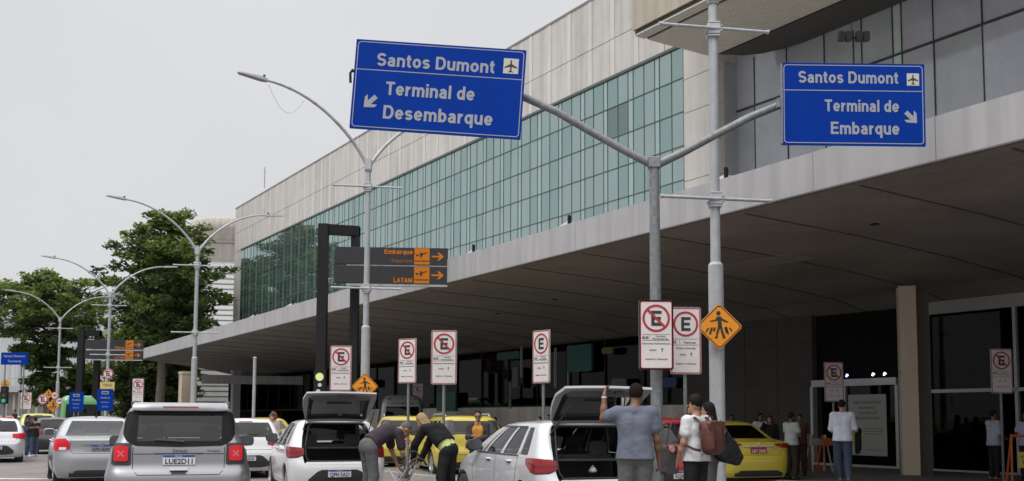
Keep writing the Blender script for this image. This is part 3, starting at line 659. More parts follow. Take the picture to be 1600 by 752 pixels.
# loose wire from lamp arm
# ------------------------------------------------------------------ no stopping signs
def sign_E(px, py_top, py_bot, Y, label, yaw=0, w_=.5, h_=1.0, slash=True, pole=True, pole_r=.03, lines='part', dark=False, round_=False, group='tall no stopping signs', pole_side=0, gz=.0):
    top, bot = at(px, py_top, Y), at(px, py_bot, Y); h_ = top.z-bot.z; base = top.copy(); base.z = gz
    t = thing('no_stopping_sign', label, 'traffic sign', base, yaw, group); zb = bot.z-gz
    if pole:
        mb = MB(); mb.tube([(pole_side, .035+pole_r, 0), (pole_side, .035+pole_r, zb+h_-.03)], pole_r, 12); mb.build('pole', galv, t)
        mb = MB()
        for z in (zb+.2, zb+h_-.2): mb.cbox((pole_side, .03+pole_r, z), (pole_r*2+.03, pole_r*2+.02, .03))
        mb.build('clamp', galv, t)
    if round_:
        mb = MB(); mb.prism(circ(0, zb+h_/2, h_/2, 40), .0, .012); panel = mb.build('sign_plate', sign_white, t)
        cz, rr_ = zb+h_/2, h_/2*.96
    else:
        mb = MB(); mb.prism(rrect(-w_/2, zb, w_/2, zb+h_, .035), .0, .015); panel = mb.build('sign_plate', sign_white, t)
        mb = MB(); a, b = rrect(-w_/2+.001, zb+.001, w_/2-.001, zb+h_-.001, .035), rrect(-w_/2+.018, zb+.018, w_/2-.018, zb+h_-.018, .025)
        c_, d_ = rrect(-w_/2+.018, zb+.018, w_/2-.018, zb+h_-.018, .025), rrect(-w_/2+.028, zb+.028, w_/2-.028, zb+h_-.028, .02)
        for (o_, i_, mi) in ((a, b, 1), (c_, d_, 0)):
            mb.m = mi; n = len(o_); mb.add([(x, -.003, z) for x, z in o_+i_], [(k, (k+1) % n, n+(k+1) % n, n+k) for k in range(n)][::1])
            mb.build('border', [sign_red, sign_pink], panel)
        rr_ = w_*.40; cz = zb+h_-.035-rr_-.03
    mb = MB(); mb.ring((0, cz), rr_*.84, rr_, -.006, -.001, 48); mb.build('red_ring', sign_red, panel)
    # letter E
    e = rr_*.98; x0, x1, z0, z1 = -e*.36, e*.40, cz-e*.56, cz+e*.56; th = e*.23
    mb = MB(); mb.prism([(x0, z0), (x1, z0), (x1, z0+th), (x0+th, z0+th), (x0+th, cz-th*.46), (x1*.86, cz-th*.46), (x1*.86, cz+th*.46), (x0+th, cz+th*.46), (x0+th, z1-th), (x1, z1-th), (x1, z1), (x0, z1)], -.005, -.001)
    mb.build('letter', black_mark, panel)
    if slash:
        q = rr_*.92; c45 = math.sqrt(.5); hw = rr_*.085
        mb = MB(); mb.prism([(-q*c45-hw*c45, cz+q*c45-hw*c45), (-q*c45+hw*c45, cz+q*c45+hw*c45), (q*c45+hw*c45, cz-q*c45+hw*c45), (q*c45-hw*c45, cz-q*c45-hw*c45)], -.0075, -.0052)
        mb.build('red_slash', sign_red, panel)
    if not round_:
        zz = cz-rr_-.03; hh = zz-zb-.04; u = hh/1.0
        tx = lambda s_, f, size, ww, al='CENTER', x=0: text(s_, size*hh, text_grey, panel, x, zb+.04+hh*f, -.003, al, ww*w_, bold=.02, name='lettering')
        mb = MB(); 
        for f in (.985, .80): mb.box((-w_/2+.045, -.003, zb+.04+hh*f), (w_/2-.045, -.001, zb+.04+hh*f+.005))
        mb.box((-w_*.20, -.003, zb+.04+hh*.80), (-w_*.20+.004, -.001, zb+.04+hh*.99))
        # vehicle pictograms
        for cx in ((-w_*.37, -w_*.27) if lines == 'part' else (-w_*.36,)):
            if lines == 'part':
                mb.prism([(cx-.02, zb+.04+hh*.85), (cx+.02, zb+.04+hh*.85), (cx+.02, zb+.04+hh*.90), (cx+.008, zb+.04+hh*.94), (cx-.008, zb+.04+hh*.94), (cx-.02, zb+.04+hh*.90)], -.004, -.001)
            else:
                for q in (-.022, .012): mb.box((cx+q, -.004, zb+.04+hh*.83), (cx+q+.012, -.001, zb+.04+hh*.96))
                mb.box((cx-.02, -.004, zb+.04+hh*.88), (cx+.02, -.001, zb+.04+hh*.905))
        ax, az = w_*.17, zb+.04+hh*.46
        mb.box((ax-.006, -.004, az), (ax+.006, -.001, az+hh*.09)); mb.prism([(ax-.02, az+hh*.075), (ax+.02, az+hh*.075), (ax, az+hh*.13)], -.004, -.001)
        mb.build('sign_symbols', text_grey, panel)
        if lines == 'part':
            tx('Veículos', .915, .05, .30, x=w_*.12); tx('Particulares', .83, .06, .46, x=w_*.12); tx('Somente desembarque', .69, .052, .82)
        else:
            tx('Valores', .85, .07, .40, x=w_*.12); tx('Carga e descarga', .69, .052, .62)
        tx('Início', .49, .06, .20, x=-w_*.10); tx('Sujeito a reboque', .22, .05, .64)
    return t
sign_E(1025, 469, 578, 14.12, 'front no stopping sign clamped to the thick mottled post of the blue signs', pole=False, w_=.49, group='tall no stopping signs')
sign_E(1071, 480, 585, 14.75, 'stopping allowed sign with a plain letter E, half behind the post sign', slash=False, w_=.47, lines='val', pole_r=.028, yaw=R(4))
sign_E(694, 516, 601, 19.2, 'tallest no stopping sign, between the two yellow station wagons', yaw=R(-2))
sign_E(636.5, 529, 599, 22.2, 'no stopping sign turned away slightly, on a thin pole beside the bending pair', yaw=R(-30), w_=.49)
sign_E(533, 540, 611, 23.2, 'no stopping sign just left of the small yellow pedestrian sign', yaw=R(3))
sign_E(845.5, 516, 599, 19.4, 'narrow looking stopping sign with a plain letter E turned sideways on its pole', yaw=R(-50), slash=False, w_=.5)
sign_E(216, 591, 634, 41.5, 'no stopping sign beside the dark tree, above the grey SUV', w_=.5)
sign_E(1302.5, 566, 628, 25, 'no stopping sign in front of the sliding door with the poster', yaw=R(6), gz=.12)
sign_E(1564, 545, 615, 22.2, 'no stopping sign on a dark pole by the big glass front at the right', yaw=R(4), gz=.12)
sign_E(653, 599, 640, 46, 'small faint no stopping sign above the grey van', w_=.5)
sign_E(169, 576, 592, 50, 'round no stopping disc high on the lamp post above the blue stop boards', round_=True, pole=True, group='round traffic discs')
sign_E(67, 616, 632, 56, 'round no stopping disc left of the yellow diamond far down the road', round_=True, group='round traffic discs')
sign_E(41, 613, 640, 66, 'far pale red framed sign before the ribbed depot', w_=.75)
# ------------------------------------------------------------------ pedestrian diamonds
def ped_diamond(px, py, Y, r_, label, pole=False, gz=0, off=.14):
    p = at(px, py, Y); t = thing('pedestrian_sign', label, 'traffic sign', (p.x, p.y, p.z), R(0), 'yellow pedestrian crossing diamonds')
    def dia(r, rad=.0):
        k = .07*r/1; return [(0+k, -r+k), (r-k, -k), (r-k, k), (k, r-k), (-k, r-k), (-r+k, k), (-r+k, -k), (-k, -r+k)]
    mb = MB(); mb.prism(dia(r_), 0, .014); pl = mb.build('sign_plate', sign_yellow, t)
    mb = MB(); a, b = dia(r_*.955), dia(r_*.90); n = 8; mb.add([(x, -.003, z) for x, z in a+b], [(k, (k+1) % n, n+(k+1) % n, n+k) for k in range(n)]); mb.build('border', black_mark, pl)
    s = r_/.5; mb = MB()
    P = lambda pts: mb.prism([(x*s, z*s) for x, z in pts], -.005, -.001)
    P(circ(-.018, .285, .046, 16))
    P([(-.04, .215), (.03, .22), (.045, .19), (.12, .14), (.19, .105), (.18, .085), (.10, .105), (.045, .135), (.055, -.005), (-.03, -.005), (-.035, .135), (-.08, .115), (-.19, .10), (-.195, .125), (-.09, .145)])
    P([(-.03, .0), (.01, .0), (.012, -.03), (-.035, -.17), (-.045, -.25), (-.10, -.245), (-.10, -.225), (-.075, -.21), (-.07, -.14)])
    P([(.008, .0), (.055, .0), (.085, -.12), (.125, -.215), (.13, -.25), (.065, -.25), (.07, -.225), (.035, -.13)])
    for (x0, x1, z0, z1, d) in ((-.30, -.265, -.115, -.03, .05), (-.225, -.18, -.165, -.02, .045), (-.14, -.095, -.10, -.02, .02), (.13, .17, -.13, -.02, -.03), (.165, .205, -.16, -.0, -.045), (.25, .285, -.10, -.02, -.055)):
        P([(x0-.0, z0), (x1, z0), (x1+d, z1), (x0+d, z1)])
    mb.build('pedestrian_symbol', black_mark, pl)
    mb = MB(); mb.cbox((0, off/2+.01, .1*s), (.2, off, .03)); mb.cbox((0, off/2+.01, -.1*s), (.2, off, .03)); mb.build('clamp', galv, t)
    if pole: mb = MB(); mb.tube([(0, off, -p.z+gz), (0, off, .3)], .03); mb.build('pole', galv, t)
    return t
ped_diamond(1124, 510.5, 15.75, .375, 'large yellow pedestrian crossing diamond on the thick nearest lamp post')
ped_diamond(570, 604, 26.95, .37, 'yellow pedestrian crossing diamond peeking over the raised tailgate')
ped_diamond(83, 634, 56.5, .42, 'yellow pedestrian diamond in the far cluster of round signs', pole=True, off=.04)
ped_diamond(76, 616, 57.5, .28, 'upper small orange diamond above the far cluster of signs', pole=True, off=.04)
ped_diamond(8, 600, 62, .32, 'small yellow diamond above the green traffic light at the left edge', pole=True, off=.04)
def disc(px, py, Y, r_, label, sym):
    p = at(px, py, Y); t = thing('traffic_disc', label, 'traffic sign', (p.x, p.y, 0), 0, 'round traffic discs')
    mb = MB(); mb.tube([(0, .04, 0), (0, .04, p.z+r_)], .03); mb.build('pole', galv, t)
    mb = MB(); mb.prism(circ(0, p.z, r_), 0, .012); pl = mb.build('sign_plate', sign_white, t)
    mb = MB(); mb.ring((0, p.z), r_*.82, r_*.99, -.006, -.001); mb.build('red_ring', sign_red, pl)
    if sym: text(sym, r_*.8, black_mark, pl, 0, p.z-r_*.4, -.003, 'CENTER')
    else: mb = MB(); mb.prism([(-r_*.5, p.z-r_*.1), (r_*.1, p.z-r_*.1), (r_*.1, p.z-r_*.35), (r_*.6, p.z+.05), (r_*.1, p.z+r_*.45), (r_*.1, p.z+r_*.2), (-r_*.5, p.z+r_*.2)], -.004, -.001); mb.build('arrow', black_mark, pl)
disc(85.5, 618, 55, .21, 'white round speed limit disc reading 40 in the far cluster of signs', '40')
disc(92.5, 627, 54, .19, 'round disc with a black arrow at the right of the far sign cluster', '')

# ------------------------------------------------------------------ blue direction signs on their forked post
def plane_icon(mb, cx, cz, s, y0=-.007, y1=-.004):
    P = [(0, .5), (.055, .40), (.06, .15), (.48, -.08), (.48, -.16), (.06, -.06), (.045, -.33), (.17, -.44), (.17, -.49), (0, -.45)]
    P = P+[(-x, z) for x, z in P[-2:0:-1]]
    mb.prism([(cx+x*s, cz+z*s) for x, z in P], y0, y1)
def arrow_icon(mb, cx, cz, s, ang, y0=-.006, y1=-.002):
    P = [(-.52, -.14), (.0, -.14), (-.24, -.42), (-.02, -.42), (.44, 0), (-.02, .42), (-.24, .42), (.0, .14), (-.52, .14)]
    c, n = math.cos(ang), math.sin(ang); mb.prism([(cx+s*(x*c-z*n), cz+s*(x*n+z*c)) for x, z in P], y0, y1)
Yp = 14.4; p = at(1027, 655, Yp)
POST = thing('sign_post', 'mottled galvanised steel post with two arms forking up to the blue signs', 'post', (p.x, p.y, 0))
zt = at(1022, 255, Yp).z; xt = at(1022, 255, Yp).x-p.x
mb = MB(); mb.tube([(0, 0, 0), (xt*.5, 0, zt*.5), (xt, 0, zt)], [.093, .085, .072], 24); mb.build('pole', galv, POST)
mb = MB(); mb.cbox((xt, 0, zt), (.17, .17, .16)); mb.cbox((xt, -.09, zt), (.02, .02, .02)); mb.build('arm_joint', mat('joint_steel', (.22, .23, .24), .5, metal=.3, var=.2, vscale=10), POST, bevel=.01)
aL = [at(1016, 256, Yp), at(975, 235, Yp), at(925, 207, Yp), at(870, 175, Yp), at(830, 157, Yp), at(790, 140, Yp), at(640, 100, Yp)]
aR = [at(1030, 256, Yp), at(1070, 237, Yp+.02), at(1120, 210, Yp+.05), at(1170, 184, Yp+.08), at(1222, 163, Yp+.1), at(1300, 150, Yp+.12)]
for P in (aL, aR):
    mb = MB(); mb.tube([q-Vector((p.x, p.y, 0)) for q in P], [.062]+[.057]*(len(P)-2)+[.05], 18); mb.build('arm', galv, POST)
def blue_sign(corners, Y, Y2, label, words, mirror):
    TL, TR, BR, BL = [at(px, py, y) for (px, py), y in zip(corners, (Y, Y2, Y2, Y))]
    X = (TR-TL+BR-BL); wd = X.length/2; X.normalize(); Z = (TL-BL+TR-BR); hh = Z.length/2; Yv = Z.cross(X).normalized(); Yv = -Yv if Yv.y < 0 else Yv; Z = X.cross(Yv)*-1
    if Z.z < 0: Z = -Z
    c = (TL+TR+BR+BL)/4
    t = empty('direction_sign', c); tag(t, label, 'direction sign', 'blue direction signs on the forked post')
    t.rotation_euler = Matrix((X, Z.cross(X), Z)).transposed().to_euler()
    W, Hh = wd/2, hh/2
    mb = MB(); mb.prism(rrect(-W, -Hh, W, Hh, .012), 0, .03); pl = mb.build('sign_plate', blue, t)
    mb = MB()
    o_, i_ = rrect(-W+.028, -Hh+.028, W-.028, Hh-.028, .05), rrect(-W+.040, -Hh+.040, W-.040, Hh-.040, .04); n = len(o_)
    mb.add([(x, -.003, z) for x, z in o_+i_], [(k, (k+1) % n, n+(k+1) % n, n+k) for k in range(n)])
    zl = Hh-hh*(.335 if not mirror else .335); mb.box((-W+.04, -.003, zl-.006), (W-.04, -.001, zl+.006)); mb.build('border', white_mark, pl)
    for (s_, fx0, fx1, fz, cap) in words:      # fractions of the plate
        sign_text(s_, cap*hh, white_mark, pl, -W+wd*fx0, Hh-hh*fz, -.003, 'LEFT', (fx1-fx0)*wd)
    ic = (.908, .165) if mirror else (.905, .165)
    mb = MB(); q = .085*wd/2 if mirror else .088*wd/2; cx, cz = -W+wd*(ic[0]+.01), Hh-hh*.19; mb.box((cx-q, -.004, cz-q*1.03), (cx+q, -.001, cz+q*1.03)); mb.build('airport_square', cream_mark, pl)
    mb = MB(); plane_icon(mb, cx, cz, q*1.75); mb.build('airport_symbol', black_mark, pl)
    mb = MB()
    if mirror: arrow_icon(mb, W-wd*.095, Hh-hh*.66, .24, R(-45))
    else: arrow_icon(mb, -W+wd*.105, Hh-hh*.70, .25, R(225))
    mb.build('arrow', white_mark, pl)
    mb = MB()
    for z in (-.25*hh, .25*hh): mb.box((-W+.05, .032, z-.04), (W-.05, .09, z+.04))
    for x in (-W*.6, W*.6): mb.box((x-.03, .09, -Hh*.8), (x+.03, .13, Hh*.8))
    mb.build('stiffener', galv, t)
    return t
t = blue_sign([(558, 60), (824, 80), (812, 217), (545, 201)], 14.15, 14.15, 'tilted blue sign to Terminal de Desembarque at the left arm of the post',
    [('Santos Dumont', .13, .82, .285, .145), ('Terminal de', .195, .715, .605, .15), ('Desembarque', .19, .83, .87, .15)], False)
mb = MB(); mb.tube([(-1.27, .05, .22), (-1.30, .03, .16), (-1.29, .05, .02)], .02, 6); mb.cbox((-1.255, .05, .2), (.06, .05, .03)); mb.build('bracket', black_metal, t)
t = blue_sign([(1221, 97), (1446, 101.5), (1445, 228), (1222, 227)], 14.3, 14.3, 'upright blue sign to Terminal de Embarque at the right arm of the post',
    [('Santos Dumont', .118, .815, .245, .145), ('Terminal de', .30, .817, .59, .145), ('Embarque', .34, .817, .865, .15)], True)
mb = MB(); mb.box((-1.06, -.01, -.6), (-1.04, .05, .6)); mb.cbox((-1.085, .05, .02), (.05, .08, .14)); mb.build('side_rail', galv, t)

# ------------------------------------------------------------------ black gantries with dark boards
def orange_plane(mb, cx, cz, s, y=-.016):
    c, n = math.cos(R(18)), math.sin(R(18))
    def P(pts): mb.prism([(cx+s*(x*c-z*n), cz+s*(x*n+z*c)) for x, z in pts], y-.003, y)
    P([(-.46, .02), (.40, .02), (.47, .07), (.38, .12), (-.30, .09), (-.42, .22), (-.50, .22)])
    P([(.12, .05), (-.12, -.20), (-.22, -.20), (-.10, .05)]); P([(.10, .10), (-.06, .26), (-.14, .26), (-.06, .09)])
def gantry(px0, px1, pyt, Y, board_px, boards, label, W, words=True, leg=.29, frame_top=True):
    a, b = at(px0, 655, Y), at(px1, 655, Y); zt = at(px0, pyt, Y).z
    t = thing('sign_gantry', label, 'sign gantry', (a.x, a.y, 0), 0, 'black gantries with dark boards')
    wx = b.x-a.x
    mb = MB(); mb.box((0, 0, 0), (leg, leg, zt)); mb.build('post', black_metal, t)
    mb = MB(); mb.box((wx-leg*.85, .4, 0), (wx, .4+leg, zt)); mb.build('post', black_metal, t)
    mb = MB(); 
    vs = [(0, 0, zt-leg), (wx, .4, zt-leg), (wx, .4+leg, zt-leg), (0, leg, zt-leg)]; vs += [(x, y, zt+.002) for x, y, _ in vs]
    mb.add(vs, [(0, 3, 2, 1), (4, 5, 6, 7), (0, 1, 5, 4), (1, 2, 6, 5), (2, 3, 7, 6), (3, 0, 4, 7)]); mb.build('crossbeam', black_metal, t)
    x0, x1 = at(board_px[0], 655, Y-.3).x-a.x, at(board_px[1], 655, Y-.3).x-a.x
    for k, (y0, y1, big, small) in enumerate(boards):
        z1, z0 = at(board_px[1], y0, Y-.3).z, at(board_px[1], y1, Y-.3).z; hh = z1-z0; wd = x1-x0
        mb = MB(); mb.box((0, -.16, -hh/2), (wd, 0, hh/2)); bd = mb.build('board', dark_panel, t, loc=(x0, -.12, (z0+z1)/2), bevel=.01); bd.rotation_euler = (0, R(.6), 0)
        mb = MB(); mb.box((wd*.705, -.166, -hh*.47), (wd*.84, -.161, hh*.47)); mb.build('pictogram_square', orange, bd)
        mb = MB(); orange_plane(mb, wd*.773, hh*.08, wd*.105, -.167); mb.box((wd*.712, -.169, -hh*.30), (wd*.834, -.167, -hh*.24)); mb.build('pictogram', dark_panel, bd)
        mb = MB(); ar = hh*.3; cx = wd*.915
        mb.prism([(cx-ar*1.2, -ar*.16), (cx+ar*.3, -ar*.16), (cx-ar*.15, -ar*.75), (cx+ar*.25, -ar*.75), (cx+ar*1.1, 0), (cx+ar*.25, ar*.75), (cx-ar*.15, ar*.75), (cx+ar*.3, ar*.16), (cx-ar*1.2, ar*.16)], -.1675, -.161); mb.build('arrow', orange, bd)
        if big: sign_text(big, hh*.27, orange, bd, wd*.69, hh*(.12 if small else -.44), -.163, 'RIGHT', wd*(.25 if small else .165))
        if small: sign_text(small, hh*.2, mat('faded_orange', srgb(140, 78, 20), .6), bd, wd*.69, -hh*.36, -.163, 'RIGHT', wd*.185, t=.14)
        mb = MB(); mb.box((.35, -.14, -.035), (wd, -.02, .035)); q = mb.build('board_rail', galv_light, t, loc=(x0, -.12, z0-.04)); q.rotation_euler = (0, R(.6), 0)
    return t
gantry(491, 553, 349, 29.5, (518, 697), [(386, 413, 'Embarque', 'Departure'), (415, 442.5, 'LATAM', '')], 'tall black gantry with Embarque and LATAM boards by the terminal', .9)
gantry(116, 146, 515, 58, (128, 219), [(531, 545.5, 'Embarque', ''), (547.5, 561, 'LATAM', '')], 'far black gantry with dark boards in front of the trees', .9, leg=.36)
# blue boards low at the bus stop, yellow board, far direction sign
def stop_board(px0, px1, py0, py1, Y, label):
    a, b = at(px0, py1, Y), at(px1, py0, Y); w_, h_ = b.x-a.x, b.z-a.z
    t = thing('bus_stop_sign', label, 'bus stop sign', ((a.x+b.x)/2, a.y, 0), 0, 'blue boards by the bus stop')
    mb = MB(); mb.prism(rrect(-w_/2, a.z, w_/2, b.z, .03), 0, .03); pl = mb.build('sign_plate', blue, t)
    mb = MB(); mb.box((-w_*.22, -.005, b.z-h_*.24), (w_*.22, -.001, b.z-h_*.10)); mb.build('bus_square', white_mark, pl)
    mb = MB(); mb.prism(rrect(-w_*.17, b.z-h_*.205, w_*.17, b.z-h_*.14, .01), -.008, -.005); mb.build('bus_symbol', black_mark, pl)
    for i, s_ in enumerate(('ÔNIBUS', 'Centro', 'Zona Sul')): text(s_, h_*.07, white_mark, pl, 0, a.z+h_*(.56-.2*i), -.003, 'CENTER', w_*(.6-.1*i))
    mb = MB(); mb.tube([(-w_*.15, .06, 0), (-w_*.15, .06, b.z-.1)], .03); mb.tube([(w_*.15, .06, 0), (w_*.15, .06, b.z-.1)], .03); mb.build('pole', galv, t)
stop_board(107, 131, 613, 643, 50, 'left blue stop board in front of the green vehicle')
stop_board(151, 177, 608, 642, 47, 'right blue stop board below the cream board')
def plain_board(name, px0, px1, py0, py1, Y, m_, label, cat, lines=(), posts=1, lm=None):
    a, b = at(px0, py1, Y), at(px1, py0, Y); w_, h_ = b.x-a.x, b.z-a.z
    t = thing(name, label, cat, ((a.x+b.x)/2, a.y, 0))
    mb = MB(); mb.prism(rrect(-w_/2, a.z, w_/2, b.z, .03), 0, .03); pl = mb.build('sign_plate', m_, t)
    for i, (s_, f, c_, ww) in enumerate(lines): text(s_, h_*c_, lm or white_mark, pl, 0, a.z+h_*f, -.003, 'CENTER', w_*ww)
    mb = MB()
    for x in ((0,) if posts == 1 else (-w_*.35, w_*.35)): mb.tube([(x, .06, 0), (x, .06, b.z-.05)], .04)
    mb.build('pole', galv, t); return t
plain_board('taxi_stand_sign', 156, 179, 597, 611, 48, mat('cream_sign', (.55, .43, .15), .6), 'cream board above the right blue stop board', 'sign', (('TÁXI', .5, .3, .6),), lm=black_mark)
plain_board('far_direction_sign', 1, 44, 551, 570, 60, blue, 'small blue direction sign over the far left road', 'direction sign', (('Santos Dumont', .62, .2, .8), ('Terminal', .2, .2, .5)), posts=2)
# traffic light far left
p = at(5.5, 655, 60); t = thing('traffic_light', 'small traffic light showing green at the left picture edge', 'traffic light', (p.x, p.y, 0))
zz = at(5.5, 618, 60).z
mb = MB(); mb.tube([(0, .1, 0), (0, .1, zz+.5)], .05); mb.build('pole', galv, t)
mb = MB(); mb.prism(rrect(-.2, zz-.5, .2, zz+.55, .08), -.1, .1); mb.build('signal_box', black_metal, t)
for k, c in ((.33, (.05, .01, .01)), (.0, (.06, .05, .01))): mb = MB(); mb.prism(circ(0, zz+k, .11, 16), -.12, -.1); mb.build('lens', mat('lens_%d' % int(k*100), c, .3), t)
mb = MB(); mb.prism(circ(0, zz-.32, .12, 16), -.12, -.1); mb.build('lens', mat('lens_green', (.02, .32, .2), .3, emit=.35), t)
# traffic light by the black gantry
p = at(499, 655, 28.6); t = thing('signal_lamp', 'black signal box with a pale green lamp at the foot of the gantry', 'traffic light', (p.x, p.y, 0))
zz = at(499, 598, 28.6).z
mb = MB(); mb.tube([(0, .1, 0), (0, .1, zz+.4)], .05); mb.build('pole', black_metal, t)
mb = MB(); mb.prism(rrect(-.17, zz-.42, .17, zz+.38, .06), -.08, .08); mb.build('signal_box', black_metal, t)
mb = MB(); mb.prism(circ(0, zz+.16, .115, 20), -.1, -.08); mb.build('lens', mat('lens_pale', (.50, .58, .25), .3, emit=.5), t)
mb = MB(); mb.prism(circ(.01, zz-.07, .055, 12), -.1, -.08); mb.prism(circ(-.03, zz-.26, .065, 12), -.1, -.08); mb.prism(rrect(-.09, zz-.34, -.02, zz-.22, .01), -.11, -.1); mb.build('white_lamp', mat('lens_white', (.6, .6, .6), .3), t)
# thin plain pole at x=396
p = at(396, 655, 30); t = thing('thin_pole', 'plain thin grey pole right of the grey SUV', 'pole', (p.x, p.y, 0))
mb = MB(); mb.tube([(0, 0, 0), (0, 0, at(396, 560, 30).z)], .05); mb.lathe([(.06, 0), (.06, .03), (0, .05)], (0, 0, at(396, 560, 30).z)); mb.build('pole', galv_light, t)
# floodlights on the canopy roof
p = at(1334, 100, 17.6); zt = at(1334, 60, 17.6).z
t = thing('floodlight_mast', 'thin mast with black twin floodlights rising behind the right blue sign', 'floodlight', (p.x, p.y, CZ1-.05))
mb = MB(); mb.tube([(0, 0, 0), (0, 0, zt-CZ1+.2)], .018, 8); mb.tube([(-.02, 0, zt-CZ1+.2), (-.02, 0, zt-CZ1+.42)], .008, 6); mb.tube([(-.2, 0, zt-CZ1+.06), (.2, 0, zt-CZ1+.06)], .02, 6); mb.build('mast', black_metal, t)
for x in (-.17, .15):
    for k in (-.06, .07):
        mb = MB(); mb.prism(rrect(x+k-.055, -.085, x+k+.055, .085, .015), -.09, .02); mb.cbox((x+k, .05, 0), (.07, .08, .10)); mb.build('floodlight', black_metal, t, loc=(0, 0, zt-CZ1+.07), bevel=.005)
# barriers near the door
def a_barrier(px, Y, label, c, m2):
    p = at(px, 733, Y); t = thing('barrier', label, 'barrier', (p.x, p.y, .12), R(12), 'folding barriers left of the sliding door')
    for s_ in (-1, 1):
        mb = MB()
        for y in (-1, 1): mb.tube([(s_*.28, y*.22, 0), (s_*.2, y*.02, .95)], .022, 6)
        mb.build('leg', c, t)
    mb = MB(); mb.box((-.30, -.06, .68), (.30, -.04, .86)); mb.build('board', m2, t)
orp = mat('orange_plastic', (.42, .10, .02), .6); whp = mat('white_plastic', (.42, .42, .42), .6); rdp = mat('red_plastic', (.30, .02, .015), .6)
a_barrier(1260, 27, 'folding barrier with orange legs nearest the wall', orp, rdp)
a_barrier(1279, 26.4, 'folding barrier with white legs in the middle of the row', whp, whp)
a_barrier(1298, 26, 'folding barrier with orange legs beside the door poster', orp, orp)
p = at(1592, 742, 21.4); t = thing('warning_stand', 'orange folding stand with a yellow notice at the right picture edge', 'barrier', (p.x+.05, p.y, .12), R(-10))
mb = MB()
for s_ in (-1, 1): mb.tube([(s_*.24, -.2, 0), (s_*.17, 0, 1.05)], .025, 6); mb.tube([(s_*.24, .2, 0), (s_*.17, 0, 1.05)], .025, 6)
mb.tube([(-.18, 0, 1.02), (.18, 0, 1.02)], .03, 6); mb.build('frame', orp, t)
mb = MB(); mb.box((-.1, -.16, .35), (.3, -.14, .68)); pl = mb.build('notice', mat('yellow_notice', (.5, .42, .08), .6), t)
text('ATENÇÃO', .06, black_mark, pl, .1, .55, -.163, 'CENTER', .3); text('PARE', .08, black_mark, pl, .1, .42, -.163, 'CENTER', .22)
